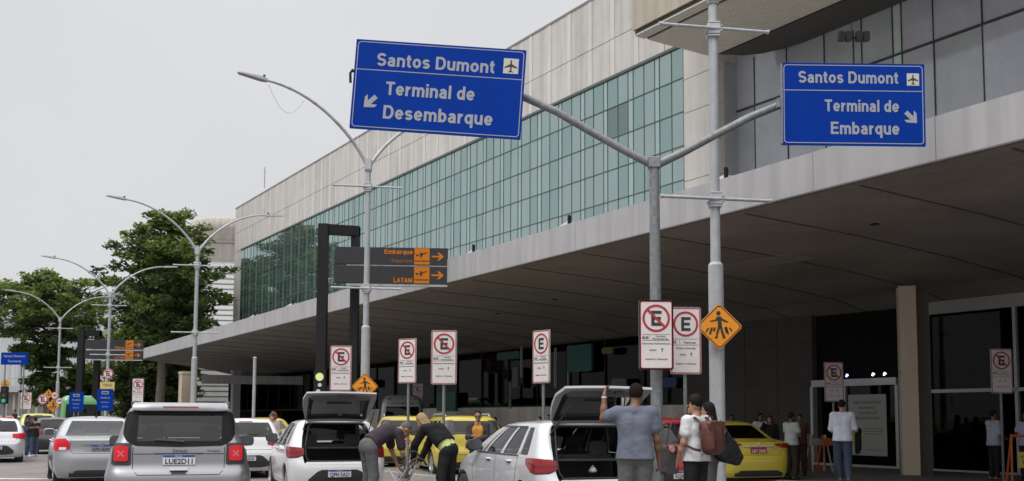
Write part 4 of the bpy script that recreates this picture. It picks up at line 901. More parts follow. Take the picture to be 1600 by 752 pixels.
# ------------------------------------------------------------------ cars
def paint(name, c, metal=.0, rough=.35):
    return mat(name, c, rough, metal=metal, coat=.8, var=.03, vscale=2)
NR, NCN, NS, NF = 7, 5, 26, 5      # segments: rear half, rear corner, side, front half
class Shell:
    """car skin described level by level; x lateral, y forward from the rear bumper, z up"""
    def __init__(s, levels, crown, side_taper=.08):
        s.lv = np.array(levels, float); s.zs = s.lv[:, 0]; s.crown = crown; s.tp = side_taper
    def prm(s, z): return [float(np.interp(z, s.zs, s.lv[:, i])) for i in range(1, 6)]     # W, Yr, Yf, Rr, Rf
    def half(s, z):
        W, Yr, Yf, Rr, Rf = s.prm(z); P = []
        xr = W-Rr; b = .05*W
        def yrear(x): return Yr+b*(x/max(W, .01))**2*.6
        for i in range(NR): P.append((xr*i/NR, yrear(xr*i/NR)))
        y0 = yrear(xr)
        for i in range(NCN+1): a = math.pi/2*i/NCN; P.append((xr+Rr*math.sin(a), y0+Rr*1.15*(1-math.cos(a))))
        ys, ye = y0+Rr*1.15, Yf-Rf*1.3-.06
        for i in range(1, NS+1):
            f = i/NS; y = ys+(ye-ys)*f; x = W*(1-s.tp*(max(0, f-.5)*2)**2-.03*(max(0, .35-f)/.35)**2*0); P.append((x, y))
        Wf = P[-1][0]
        for i in range(1, NCN+1): a = math.pi/2*i/NCN; P.append((Wf-Rf*(1-math.cos(a)), ye+Rf*1.3*math.sin(a)))
        xf = Wf-Rf; yf = P[-1][1]
        for i in range(1, NF+1): P.append((xf*(1-i/NF), yf+.06*(1-(1-i/NF)**2)))
        return P
    def ring(s, z):
        h = s.half(z); n = len(h); return h+[(-x, y) for x, y in h[-2:0:-1]]
    def pt(s, u, z):                       # u: signed arc length from the rear centre line (+ right)
        h = s.half(z); d = abs(u); sg = 1 if u >= 0 else -1
        for i in range(len(h)-1):
            a, b = h[i], h[i+1]; l = math.hypot(b[0]-a[0], b[1]-a[1])
            if d <= l or i == len(h)-2: f = d/l if l else 0; return Vector((sg*(a[0]+(b[0]-a[0])*f), a[1]+(b[1]-a[1])*f, z))
            d -= l
    def nrm(s, u, z):
        e = .02; a = s.pt(u+e, z)-s.pt(u-e, z); b = s.pt(u, z+e)-s.pt(u, z-e); n = a.cross(b); n.normalize(); return n
    def off(s, u, z, d): return s.pt(u, z)+s.nrm(u, z)*d
    def uy(s, y, z, side):                 # arc length coordinate of a point on the side at forward distance y
        h = s.half(z); acc = 0
        for i in range(len(h)-1):
            a, b = h[i], h[i+1]; l = math.hypot(b[0]-a[0], b[1]-a[1])
            if i >= NR+NCN-1 and b[1] >= y: return side*(acc+l*(y-a[1])/max(b[1]-a[1], 1e-6))
            acc += l
        return side*acc
    def ring_n(s): return 2*(NR+NCN+NS+NCN+NF)
    def patch(s, name, poly, material, parent, d=.006, n=10, m=4, skirt=True, label=None):
        """raised panel between a lower and an upper curve: poly = [(u, zlow, zhigh), ...]"""
        us = np.linspace(poly[0][0], poly[-1][0], n+1); pu = [p[0] for p in poly]
        if pu[0] > pu[-1]: f = lambda u, k: float(np.interp(-u, [-q for q in pu], [p[k] for p in poly]))
        else: f = lambda u, k: float(np.interp(u, pu, [p[k] for p in poly]))
        mb = MB(); mb.smooth = True; V = []
        for u in us:
            for j in range(m+1): z = f(u, 1)+(f(u, 2)-f(u, 1))*j/m; V.append(s.off(u, z, d))
        fw = pu[-1] > pu[0]
        F = [(i*(m+1)+j, (i+1)*(m+1)+j, (i+1)*(m+1)+j+1, i*(m+1)+j+1) for i in range(n) for j in range(m)]
        if not fw: F = [q[::-1] for q in F]
        mb.add(V, F)
        if skirt:
            mb.smooth = False
            loop = [i*(m+1) for i in range(n+1)]+[n*(m+1)+j for j in range(1, m+1)]+[i*(m+1)+m for i in range(n-1, -1, -1)]+[j for j in range(m-1, 0, -1)]
            uz = []
            for k in loop: i, j = divmod(k, m+1); u = us[i]; uz.append((u, f(u, 1)+(f(u, 2)-f(u, 1))*j/m))
            A = [V[k] for k in loop]; B = [s.off(u, z, -.01) for u, z in uz]; k = len(A)
            F = [(i, k+i, k+(i+1) % k, (i+1) % k) for i in range(k)]
            if not fw: F = [q[::-1] for q in F]
            mb.add(A+B, F)
        return mb.build(name, material, parent, label=label)
    def strip(s, name, pts, wd, material, parent, d=.002, mb=None, step=.05):
        own = mb is None; mb = mb or MB(); P = []
        for (u0, z0), (u1, z1) in zip(pts[:-1], pts[1:]):
            k = max(1, int(math.hypot(u1-u0, z1-z0)/step))
            for i in range(k): P.append((u0+(u1-u0)*i/k, z0+(z1-z0)*i/k))
        P.append(pts[-1]); V = []
        for i, (u, z) in enumerate(P):
            a, b = P[max(i-1, 0)], P[min(i+1, len(P)-1)]; dx, dz = b[0]-a[0], b[1]-a[1]; l = math.hypot(dx, dz) or 1; nx, nz = -dz/l*wd/2, dx/l*wd/2
            V += [s.off(u+nx, z+nz, d), s.off(u-nx, z-nz, d)]
        mb.add(V, [(2*i, 2*i+1, 2*i+3, 2*i+2) for i in range(len(P)-1)])
        if own: return mb.build(name, material, parent)
def build_shell(S, zlist, cut, name, mats, parent, arches=(), thick=.028, keep=None):
    """body mesh from rings at zlist; cut(k, col) -> True leaves that cell open; keep restricts cells"""
    n = S.ring_n(); V = []; F = []; 
    for z in zlist: V += [(x, y, z) for x, y in S.ring(z)]
    K = len(zlist)
    for k in range(K-1):
        for j in range(n):
            if keep and not keep(k, j): continue
            if cut(k, j): continue
            a, b = k*n+j, k*n+(j+1) % n; F.append((a, b, b+n, a+n))
    if not keep:
        # roof cap: join mirrored ring points with a slight crown
        top = (K-1)*n; h = n//2; base = len(V); zt = zlist[-1]; rows = []
        for i in range(0, h+1):
            r_, l_ = V[top+i], V[top+(n-i) % n]; rows.append((r_, l_, top+i, top+(n-i) % n))
        idx = []
        NX = 6
        y0, y1 = rows[0][0][1], rows[-1][0][1]
        for i, (r_, l_, ri, li) in enumerate(rows):
            if i in (0, h): idx.append([ri]*(NX+1)); continue
            ln = [ri]
            for q in range(1, NX):
                f = q/NX; fy = (r_[1]-y0)/(y1-y0); c = S.crown*(1-(2*f-1)**2)*max(0, min(1, min(fy, 1-fy)*6))
                V.append((r_[0]+(l_[0]-r_[0])*f, r_[1], zt+c)); ln.append(len(V)-1)
            ln.append(li); idx.append(ln)
        for i in range(h):
            for q in range(NX):
                f = [idx[i][q], idx[i+1][q], idx[i+1][q+1], idx[i][q+1]]; g_ = []
                [g_.append(x) for x in f if x not in g_]
                if len(g_) > 2: F.append(tuple(g_))
    me = bpy.data.meshes.new(name); me.from_pydata(V, [], F)
    bm = bmesh.new(); bm.from_mesh(me); bmesh.ops.delete(bm, geom=[v for v in bm.verts if not v.link_faces], context='VERTS'); bm.to_mesh(me); bm.free()
    o = bpy.data.objects.new(name, me); col.objects.link(o)
    for q in mats: me.materials.append(q)
    so_ = o.modifiers.new('s', 'SOLIDIFY'); so_.thickness = thick; so_.offset = -1; so_.material_offset = 1; so_.material_offset_rim = 2 if len(mats) > 2 else 0
    cutters = []
    for (y, z, r) in arches:
        mb = MB(); mb.lathe([(0, -1.2), (r, -1.2), (r, 1.2), (0, 1.2)], (0, y, z), 'x', 32); c = mb.build('c', rubber); cutters.append(c)
        bm = bmesh.new(); bm.from_mesh(c.data); bmesh.ops.remove_doubles(bm, verts=bm.verts, dist=1e-5); bmesh.ops.recalc_face_normals(bm, faces=bm.faces); bm.to_mesh(c.data); bm.free()
        b = o.modifiers.new('b', 'BOOLEAN'); b.object = c; b.operation = 'DIFFERENCE'; b.solver = 'EXACT'
    dg = bpy.context.evaluated_depsgraph_get(); me2 = bpy.data.meshes.new_from_object(o.evaluated_get(dg)); o.modifiers.clear()
    for c in cutters: bpy.data.objects.remove(c)
    o.data = me2; me2.name = name
    me2.polygons.foreach_set('use_smooth', [True]*len(me2.polygons)); me2.set_sharp_from_angle(angle=R(38)); me2.update()
    o.parent = parent; return o
def wheel(parent, x, y, r, wd=.2, name='wheel', spokes=5):
    side = 1 if x > 0 else -1
    W = MB(); W.lathe([(r*.62, -wd/2), (r*.93, -wd/2), (r, -wd/2+.03), (r, wd/2-.03), (r*.93, wd/2), (r*.62, wd/2), (r*.6, 0)], n=32, axis='x'); w_ = W.build('wheel', rubber, parent, loc=(x, y, r))
    m = MB(); m.lathe([(r*.62, wd/2*side), (r*.58, (wd/2-.06)*side), (r*.12, (wd/2-.05)*side), (r*.10, (wd/2-.01)*side), (0, (wd/2-.01)*side)], n=28, axis='x')
    for k in range(spokes):
        a = 2*math.pi*k/spokes; M = Matrix.Translation(((wd/2-.015)*side, 0, 0)) @ Matrix.Rotation(a, 4, 'X'); m.box((-.015, -.03, 0), (.012, .03, r*.6), M)
    m.build('rim', alloy, w_)
    return w_
def mirror_part(S, parent, side, y, z, c):
    mb = MB(); u = S.uy(y, z, side); p = S.pt(u, z)
    q = p+Vector((side*.14, 0, .03)); mb.smooth = True
    n = 12; V = []
    for k, (dy, sc) in enumerate(((-.06, .92), (-.05, 1), (.03, .95), (.08, .6), (.10, .15))):
        for i in range(n):
            t = 2*math.pi*i/n; cx, cz = math.cos(t), math.sin(t); cx = math.copysign(abs(cx)**.6, cx); cz = math.copysign(abs(cz)**.6, cz); V.append(q+Vector((.115*sc*cx, dy, .085*sc*cz)))
    mb.add(V, [(k*n+i, k*n+(i+1) % n, (k+1)*n+(i+1) % n, (k+1)*n+i) for k in range(4) for i in range(n)]+[tuple(range(n))[::-1]])
    mb.smooth = False; mb.cbox((p.x+side*.03, y+.02, z-.02), (.14, .06, .04)); mo = mb.build('side_mirror', c, parent)
    mb = MB(); mb.prism([(q.x+.1*math.copysign(abs(math.cos(2*math.pi*i/16))**.6, math.cos(2*math.pi*i/16)), q.z+.07*math.copysign(abs(math.sin(2*math.pi*i/16))**.6, math.sin(2*math.pi*i/16))) for i in range(16)], q.y-.068, q.y-.062); mb.build('mirror_glass', mat('mirror_face', (.10, .11, .12), .25, metal=.6), mo)
def seat(parent, x, y, z=.35, rest=True):
    mb = MB(); M = Matrix.Translation((x, y, z)) @ Matrix.Rotation(R(12), 4, 'X')
    mb.prism(rrect(-.24, 0, .24, .62, .08), -.06, .06, M)
    if rest: mb.prism(rrect(-.13, .66, .13, .84, .05), -.04, .04, M); mb.box((-.06, -.01, .6), (-.045, .01, .68), M); mb.box((.045, -.01, .6), (.06, .01, .68), M)
    mb.box((-.24, 0, -.05), (.24, .5, .1), Matrix.Translation((x, y, z)))
    return mb.build('seat', mat('seat_fabric', (.075, .075, .08), .85), parent, bevel=.01)
def plate(parent, S, u, z, txt, material_top=True, w_=.40, h_=.13, d=.02, ink=None, base=None, tilt=0):
    p = S.off(u, z, d); e = bpy.data.objects
    mb = MB(); mb.prism(rrect(-w_/2, -h_/2, w_/2, h_/2, .012), -.004, .004); pl = mb.build('number_plate', base or platem, parent, loc=p); pl.rotation_euler = (tilt, 0, math.atan2(S.nrm(u, z).x, -S.nrm(u, z).y))
    if material_top:
        mb = MB(); mb.box((-w_/2+.004, -.007, h_/2-.032), (w_/2-.004, -.0045, h_/2-.003)); mb.build('plate_band', plateblue, pl)
        text('BRASIL', .016, platem, pl, 0, h_/2-.026, -.009, 'CENTER', .09, thick=.001)
    text(txt, h_*.52, ink or black_mark, pl, 0, -h_*.40, -.006, 'CENTER', w_*.84, bold=.03, thick=.002)
    return pl
def car(label, group, X, Y, phi, lv, crown, glass_z, belt, body, wheels, rear_win=None, side_cells=(2, 25), pillars=(9, 10, 17), rear_pillar=1, front_glass=True, wheel_r=.31, seats=True, open_hatch=None, gz=0, glass=None, cat='car', name='parked_car', wheels_x=None, sunroof=None, tp=.08, fscreen=True, sc_rear=None):
    t = thing(name, label, cat, (X, Y, gz), phi, group); S = Shell(lv, crown, tp)
    z0, z1 = glass_z; n = S.ring_n(); h = n//2
    low = sorted(set([q for q in [lv[0][0]]+list(np.arange(lv[0][0], z0, .055))]+[z0])); gl = list(np.linspace(z0, z1, 7)); up = list(np.linspace(z1, lv[-1][0], 6))[1:]
    zl = low+gl[1:]+up; k0, k1 = len(low)-1, len(low)-1+6
    def colsym(j): return j if j < h else n-1-j
    glz = glass or cabglass
    s0 = NR+NCN+side_cells[0]; s1 = NR+NCN+side_cells[1]; pil = [NR+NCN+p for p in pillars]
    fr0 = NR+NCN+NS+2
    def region(k, j):
        c = colsym(j)
        if not k0 <= k < k1: return None
        if c < NR-rear_pillar+1: return 'rear' if rear_win else None
        if s0 <= c < s1: return None if c in pil else 'side'
        if c >= fr0: return 'front' if fscreen else None
        return None
    oh = open_hatch
    def opening(k, j):
        c = colsym(j); zc = (zl[k]+zl[k+1])/2
        return bool(oh) and c < NR and zc > oh['sill'] and zc < oh['top']
    B = build_shell(S, zl, lambda k, j: region(k, j) is not None or opening(k, j), 'body', [body, interior, body], t, [(y, wheel_r, wheel_r*1.14) for y in wheels])
    # glass in the openings
    def gmesh(nm, keepf, inset):
        mb = MB(); mb.smooth = True; rings = [S.ring(z) for z in zl]; used = {}; V = []; F = []
        def vid(k, j):
            j %= n
            if (k, j) not in used:
                x, y = rings[k][j]; x2, y2 = rings[k][(j+1) % n]; x0_, y0_ = rings[k][j-1]; tx, ty = x2-x0_, y2-y0_; l = math.hypot(tx, ty) or 1
                used[(k, j)] = len(V); V.append((x-ty/l*inset, y+tx/l*inset, zl[k]))
            return used[(k, j)]
        for k in range(k0, k1):
            for j in range(n):
                if keepf(k, j): F.append((vid(k, j), vid(k, j+1), vid(k+1, j+1), vid(k+1, j)))
        if F: mb.add(V, F); return mb.build(nm, glz if nm == 'side_window' else (sc_rear or glz) if nm == 'rear_window' else cabglass, t)
    halfw = h
    for sd in (0, 1):
        groups = []; cur = []
        for c in range(s0, s1+1):
            if c in pil or c == s1:
                if cur: groups.append(cur); cur = []
            else: cur.append(c)
        for g_ in groups: gmesh('side_window', lambda k, j, g_=g_, sd=sd: region(k, j) == 'side' and colsym(j) in g_ and (j < h) == (sd == 0), .012)
    if fscreen: gmesh('windscreen', lambda k, j: region(k, j) == 'front', .012)
    if rear_win and not oh: gmesh('rear_window', lambda k, j: region(k, j) == 'rear' and not opening(k, j), .012)
    # rubber frame around the side windows, pillars in black
    for y in wheels:
        for sx in (-1, 1):
            W = S.prm(.5)[0]; wheel(t, sx*(W-.13), y, wheel_r)
    mb = MB(); W = S.prm(.4)[0]
    for y in wheels: mb.lathe([(wheel_r*1.2, -W+.25), (wheel_r*1.2, -W+.03)], (0, y, wheel_r), 'x', 24); mb.lathe([(wheel_r*1.2, W-.03), (wheel_r*1.2, W-.25)], (0, y, wheel_r), 'x', 24)
    mb.box((-W+.2, .25, .2), (W-.2, lv[0][3]-.25, .26)); 
    if not oh: mb.box((-W+.15, .35, .26), (W-.15, 1.1, belt-.12))
    mb.box((-W+.2, lv[0][3]-1.1, .26), (W-.2, lv[0][3]-.35, belt-.25)); mb.build('underbody', interior, t)
    L_ = lv[0][3]
    if seats:
        mb = MB(); yy = 1.15 if not oh else .95
        mb.prism(rrect(-W*.72, .35, W*.72, belt+.02, .08), yy, yy+.14)
        for q in (-.38, .38): mb.prism(rrect(q-.13, belt, q+.13, belt+.2, .05), yy, yy+.09)
        mb.build('rear_seat', MATS.get('seat_fabric') or mat('seat_fabric', (.075, .075, .08), .85), t, bevel=.01)
        for q in (-.38, .38): seat(t, q, L_*.5, belt-.55)
        mb = MB(); mb.box((-W*.8, L_*.5+.85, .6), (W*.8, L_*.5+1.25, belt-.0)); mb.build('dashboard', interior, t)
        mb = MB(); P = [(-.38+.18*math.cos(a), L_*.5+.72-.05*math.sin(a), belt-.02+.17*math.sin(a)) for a in np.linspace(0, 2*math.pi, 22)]; mb.tube(P, .016, 6); mb.build('steering_wheel', trim, t)
    return t, S
def gaps(S, t, lines, wd=.008):
    mb = MB()
    for l in lines: S.strip('x', l, wd, None, None, mb=mb)
    return mb.build('panel_gap', trim, t)
def side_gaps(S, sd, doors, zb, zt, zwin):
    return [[(S.uy(y, z, sd), z) for z in np.linspace(zb, zt, 9)] for y in doors]
def handles(S, t, ys, z, c, sides=(-1, 1)):
    for sd in sides:
        for y in ys:
            u = S.uy(y, z, sd)
            S.patch('door_handle_cup', [(u-.06, z-.022, z+.022), (u+.06, z-.022, z+.022)] , trim, t, d=.002, n=2, m=1, skirt=False)
            mb = MB(); p, q = S.off(u-.09, z+.01, .022), S.off(u+.09, z+.01, .022); mb.tube([S.off(u-.09, z+.01, .0), p, q, S.off(u+.09, z+.01, .0)], .014, 6); mb.build('door_handle', c, t)
# level tables: z, W, Yr, Yf, Rr, Rf
def hatch_lv(H=1.44, L=3.95, W=.86):
    T = [(.18, .90, .10, .955, .25, .25), (.26, .955, .03, .985, .28, .3), (.42, .985, 0, 1, .30, .34), (.60, 1, .0, 1, .30, .36), (.68, 1, .035, .995, .26, .36),
         (.76, 1, .075, .975, .24, .34), (.85, .99, .10, .93, .22, .30), (.93, .98, .125, .86, .20, .24), (.98, .965, .145, .79, .19, .2), (1.02, .945, .17, .75, .18, .15), (1.05, .93, .19, .735, .17, .12),
         (1.12, .90, .235, .70, .15, .10), (1.24, .84, .33, .63, .13, .09), (1.34, .785, .42, .565, .12, .08), (1.39, .74, .47, .52, .12, .08), (1.42, .68, .52, .475, .14, .1), (1.435, .60, .60, .43, .16, .12)]
    k = H/1.44; return [(z*k, w*W, yr, yf*L, rr, rf) for z, w, yr, yf, rr, rf in T]
def hatchback(label, group, X, Y, phi, body, H=1.44, L=3.95, W=.86, open_=False, ptxt='KQX 3D47', lamp=True, gz=0, mirror_c=None, handle_c=None, lampm=None, glass=None, ang=97):
    k = H/1.44
    oh = dict(sill=.70*k, top=1.40*k) if open_ else None
    t, S = car(label, group, X, Y, phi, hatch_lv(H, L, W), .03, (1.0*k, 1.36*k), .97*k, body, (.72, .72+2.5*L/3.95), rear_win=True, side_cells=(2, 22), pillars=(5, 12, 20), open_hatch=oh, gz=gz, glass=glass)
    lm = lampm or lampred
    for sd in (-1, 1):
        S.patch('tail_lamp', [(sd*W*.70 if open_ else sd*W*.56, .83*k, .935*k), (sd*W*.82, .79*k, .955*k), (sd*W*1.05, .775*k, .965*k), (sd*W*1.20, .80*k, .965*k), (sd*W*1.36, .88*k, .955*k)], lm, t, d=.014, n=14)
        S.strip('lamp_divider', [(sd*W*.72, .87*k), (sd*W*.85, .862*k), (sd*W*1.05, .865*k), (sd*W*1.25, .905*k)], .012, mat('lamp_dark', (.07, .008, .01), .4), t, d=.017)
        S.strip('lamp_trim', [(sd*W*(.72 if open_ else .58), .825*k), (sd*W*.82, .785*k), (sd*W*1.05, .77*k), (sd*W*1.20, .795*k)], .016, trim, t, d=.006)
    G = []
    L2 = L/3.95
    for sd in (-1, 1):
        for y in (1.0*L2, 1.72*L2, 2.72*L2): G.append([(S.uy(y-(.12 if y < 1.1 else 0)*((z/k-.35)/.6), z, sd), z) for z in np.linspace(.35*k, 1.04*k, 10)])
        G.append([(S.uy(y, .33*k, sd), .33*k) for y in np.linspace(1.0*L2, 2.72*L2, 9)])
        G.append([(S.uy(y, .92*k+.02*y, sd), (.86)*k) for y in np.linspace(.3, 2.9*L2, 2)][:0] or [(S.uy(1.0, .33*k, sd), .33*k), (S.uy(1.05, .33*k, sd), .33*k)])
        S.strip('belt_moulding', [(S.uy(y, .985*k, sd), .985*k) for y in np.linspace(.9*L2, 2.72*L2, 12)], .022, trim, t, d=.004)
        mb_ = S.patch('sill', [(S.uy(y, .3*k, sd), .19*k, .27*k) for y in ((.72+.42)*L2, 2.75*L2)], trim, t, d=.004, n=10, m=2, skirt=False)
        # black window frames
        S.strip('window_frame', [(S.uy(y, 1.368*k, sd), 1.368*k) for y in np.linspace(.95*L2, 2.15*L2, 10)], .018, trim, t, d=.004)
        mirror_part(S, t, sd, 2.52*L2, 1.06*k, mirror_c or trim)
    if not open_:
        G.append([(u, .70*k) for u in np.linspace(-W*.68, W*.68, 10)]); G += [[(sd*W*.68, .70*k), (sd*W*.70, .80*k)] for sd in (-1, 1)]
        S.strip('wiper', [(-.1, 1.065*k), (.28, 1.09*k)], .018, trim, t, d=.02)
        mb = MB(); 
        S.patch('emblem', [(-.05, .925*k, .965*k), (.05, .925*k, .965*k)], chrome, t, d=.01, n=3, m=2)
        S.patch('high_brake_lamp', [(-.16, 1.368*k, 1.385*k), (.16, 1.368*k, 1.385*k)], lampred, t, d=.008, n=4, m=1)
    gaps(S, t, G)
    S.patch('bumper_insert', [(-W*.62, .30*k, .40*k), (-W*.40, .27*k, .565*k), (W*.40, .27*k, .565*k), (W*.62, .30*k, .40*k)], trim, t, d=.006, n=14)
    plate(t, S, 0, .50*k, ptxt, d=.018)
    handles(S, t, (1.18*L2, 2.0*L2), .895*k, handle_c or body)
    if open_:
        # raised tailgate: the closed-hatch skin, cut out and swung up about the roof hinge
        zl = list(np.linspace(.72*k, 1.395*k, 14)); n = S.ring_n(); h = n//2
        cs = lambda j: j if j < h else n-1-j
        tg = build_shell(S, zl, lambda kk, j: 3 <= kk <= 11 and cs(j) < NR-1, 'tailgate', [body, mat('tailgate_lining', (.30, .30, .305), .5), mat('tailgate_rim', (.40, .40, .41), .45)], t, keep=lambda kk, j: cs(j) < NR, thick=.034)
        hinge = Vector((0, S.prm(1.395*k)[1]+.03, 1.405*k)); ang = R(ang)
        tg.data.transform(Matrix.Translation(-hinge)); tg.location = hinge; tg.rotation_euler = (-ang, 0, 0)
        # parts of the tailgate are written closed, then carried with it
        def carry(o): o.data.transform(Matrix.Translation(-hinge)); o.parent = tg
        mb = MB(); mb.smooth = True; rr = [S.half(z) for z in zl[3:13]]; V = []; F = []; m_ = NR
        for z, h_ in zip(zl[3:13], rr):
            row = [(-x, y+.015, z) for x, y in h_[1:NR]][::-1]+[(x, y+.015, z) for x, y in h_[:NR]]; V += row
        q = 2*NR-1; F = [(i*q+j, i*q+j+1, (i+1)*q+j+1, (i+1)*q+j) for i in range(len(zl[3:13])-1) for j in range(q-1)]
        carry(mb.add(V, F).build('rear_window', clearglass))
        mb = MB(); mb.cbox((0, S.prm(.76*k)[1]+.065, .765*k), (.10, .04, .035)); mb.cbox((.17, S.prm(.76*k)[1]+.065, .775*k), (.12, .03, .035)); carry(mb.build('latch', trim))
        carry(S.patch('wiper_motor_cover', [(-.22, 1.0*k, 1.05*k), (.22, 1.0*k, 1.05*k)], trim, None, d=-.05, n=3, m=1, skirt=False))
        carry(S.patch('lining_panel', [(-W*.6, .80*k, .97*k), (W*.6, .80*k, .97*k)], mat('lining_dark', (.16, .16, .165), .55), None, d=-.040, n=8, m=2, skirt=False))
        bz0, bz1 = zl[3], zl[12]; bmat = mat('glass_border', (.012, .012, .013), .5)
        for (ua, ub, za, zb) in ((-W*.60, W*.60, bz1-.045, bz1+.01), (-W*.60, W*.60, bz0-.01, bz0+.025), (-W*.62, -W*.54, bz0, bz1), (W*.54, W*.62, bz0, bz1)):
            carry(S.patch('glass_border', [(ua, za, zb), (ub, za, zb)], bmat, None, d=-.038, n=8, m=4, skirt=False))
        W2 = W*.80
        for sd in (-1, 1):
            mb = MB(); mb.tube([(sd*W2*.86, .44, 1.22*k), (sd*(W2-.12), -.18, 1.62*k)], [.011, .008], 6); mb.build('gas_strut', trim, t)
        # rubber seal and boot lining
        mb = MB(); yz = lambda z: S.prm(z)[1]
        P = [(x, yz(.71*k)+.03, .715*k) for x in np.linspace(-W*.62, W*.62, 8)]
        P = [(-W*.66, yz(1.0*k)+.05, 1.0*k), (-W*.66, yz(.8*k)+.05, .80*k)]+P+[(W*.66, yz(.8*k)+.05, .80*k), (W*.66, yz(1.0*k)+.05, 1.0*k), (W*.56, yz(1.33*k)+.05, 1.33*k), (W*.48, yz(1.38*k)+.05, 1.375*k), (-W*.48, yz(1.38*k)+.05, 1.375*k), (-W*.56, yz(1.33*k)+.05, 1.33*k), (-W*.66, yz(1.0*k)+.05, 1.0*k)]
        mb.tube(P, .014, 6, cap=False); mb.build('rubber_seal', trim, t)
        lin = mat('boot_lining', (.022, .022, .024), .9, var=.3)
        mb = MB(); mb.box((-W*.70, .12, .50*k), (W*.70, .95, .53*k)); mb.box((-W*.74, .14, .50*k), (-W*.70, .95, .98*k)); mb.box((W*.70, .14, .50*k), (W*.74, .95, .98*k)); mb.box((-W*.70, .09, .5*k), (W*.70, .12, .70*k)); mb.build('boot_lining', lin, t)
        mb = MB(); mb.box((-W*.6, .28, .93*k), (W*.6, .9, .95*k)); mb.build('parcel_shelf', mat('shelf', (.05, .05, .052), .8), t)
        mb = MB(); mb.cbox((.1, .13, .705*k), (.12, .05, .02)); mb.build('boot_catch', galv, t)
        S.patch('boot_sill', [(-W*.66, .655*k, .70*k), (W*.66, .655*k, .70*k)], body, t, d=.004, n=8, m=1)
    return t, S
oh_ang = R(97)
wpaint = paint('white_paint', (.66, .66, .67)); spaint = paint('pale_silver_paint', (.58, .59, .61), .45)
p1 = at(532, 655, 17.5); hatchback('white hatchback with its tailgate raised, behind the bending man', 'hatchbacks with a raised tailgate', p1.x, 17.5, R(20), wpaint, open_=True, ptxt='QPN 5A21', H=1.42)
p2 = at(944, 655, 12.7); hatchback('pale silver hatchback with its tailgate held up by the man in the grey tee', 'hatchbacks with a raised tailgate', p2.x, 12.7, R(21), spaint, open_=True, ang=93, ptxt='LSD 7H30', H=1.42, handle_c=wpaint)
# small white bags in the boot of the silver hatchback
t = thing('plastic_bag', 'small white plastic bag lying in the open boot of the silver hatchback', 'bag', (p2.x-.12, 13.05, .715+.04))
mb = MB(); mb.smooth = True; mb.lathe([(0, -.0), (.05, .01), (.06, .03), (.035, .07), (.012, .085), (.02, .10), (0, .10)], n=9); mb.build('bag_body', mat('white_bag', (.6, .6, .6), .5), t)
# white car between the SUV and the white hatchback
p = at(388, 655, 24.0); hatchback('white car mostly hidden between the grey SUV and the white hatchback', 'parked cars', p.x, 24.0, R(22), wpaint, H=1.42, L=4.1)
# red hatchback behind the couple
p = at(1068, 655, 17.2); t, S = hatchback('red hatchback hidden behind the backpack man and the steel post', 'parked cars', p.x, 17.2, R(16), paint('red_paint', (.30, .015, .02)), H=1.46, lampm=lampred_lit, glass=clearglass)
# silver hatchback at the left edge
p = at(-6, 655, 31.5); hatchback('silver hatchback cut by the left picture edge with a lit tail lamp', 'moving cars', p.x, 31.5, R(27), spaint, H=1.40, L=4.0, ptxt='KZB 1908', lampm=lampred_lit)

# ---- grey SUV
suvp = paint('grey_silver_paint', (.28, .28, .295), .75, .34)
suv_lv = [(.22, .82, .08, 4.0, .2, .3), (.32, .88, .02, 4.15, .24, .3), (.50, .905, 0, 4.2, .24, .32), (.68, .91, .0, 4.22, .22, .32), (.745, .905, .02, 4.22, .2, .32), (.80, .885, .07, 4.2, .17, .32), (.90, .865, .085, 4.12, .15, .28), (.98, .855, .09, 3.95, .15, .22),
          (1.04, .835, .10, 3.6, .14, .15), (1.08, .815, .105, 3.3, .14, .12), (1.12, .79, .12, 3.1, .14, .1), (1.20, .755, .15, 2.98, .13, .08), (1.35, .715, .21, 2.72, .12, .08), (1.48, .675, .26, 2.5, .11, .08), (1.53, .655, .275, 2.38, .10, .08), (1.565, .63, .27, 2.3, .10, .1), (1.60, .59, .29, 2.2, .12, .12), (1.615, .54, .34, 2.1, .14, .12)]
p = at(281.5, 655, 12.9)
t, S = car('grey SUV seen from behind with square red lamps and plate LUE2D11', 'moving cars', p.x, 12.9, R(17.2), suv_lv, .02, (1.14, 1.50), 1.05, suvp, (.78, 3.35), rear_win=True, rear_pillar=1, side_cells=(2, 23), pillars=(5, 13, 21), wheel_r=.34, sc_rear=glassmat('suv_rear_glass', (.62, .66, .64), .9), glass=darkglass, tp=.06)
blackgl = mat('black_glass_border', (.010, .010, .011), .5, spec=.12)
def band_patch(u0, zl_, zh_): pass
# black glass surround with rounded lower corners
W = .72
for sd in (-1, 1):
    S.patch('rear_window_border', [(sd*.495, 1.085, 1.535), (sd*.56, 1.105, 1.535), (sd*.62, 1.15, 1.53), (sd*.675, 1.24, 1.515), (sd*.70, 1.38, 1.42)] if 0 else [(sd*.525, 1.085, 1.53), (sd*.59, 1.105, 1.53), (sd*.66, 1.16, 1.52), (sd*.70, 1.24, 1.48)], blackgl, t, d=.006, n=10, m=5)
S.patch('rear_window_border', [(-.53, 1.085, 1.145), (0, 1.07, 1.145), (.53, 1.085, 1.145)], blackgl, t, d=.006, n=8, m=2)
S.patch('rear_window_border', [(-.60, 1.488, 1.535), (.60, 1.488, 1.535)], blackgl, t, d=.010, n=8, m=2)
S.patch('rear_spoiler', [(-.58, 1.54, 1.60), (-.3, 1.545, 1.605), (.3, 1.545, 1.605), (.58, 1.54, 1.60)], suvp, t, d=.05, n=10, m=3)
S.patch('high_brake_lamp', [(-.22, 1.566, 1.576), (.22, 1.566, 1.576)], lampred, t, d=.056, n=4, m=1)
S.strip('wiper', [(-.30, 1.165), (0, 1.14), (.06, 1.135)], .022, trim, t, d=.03)
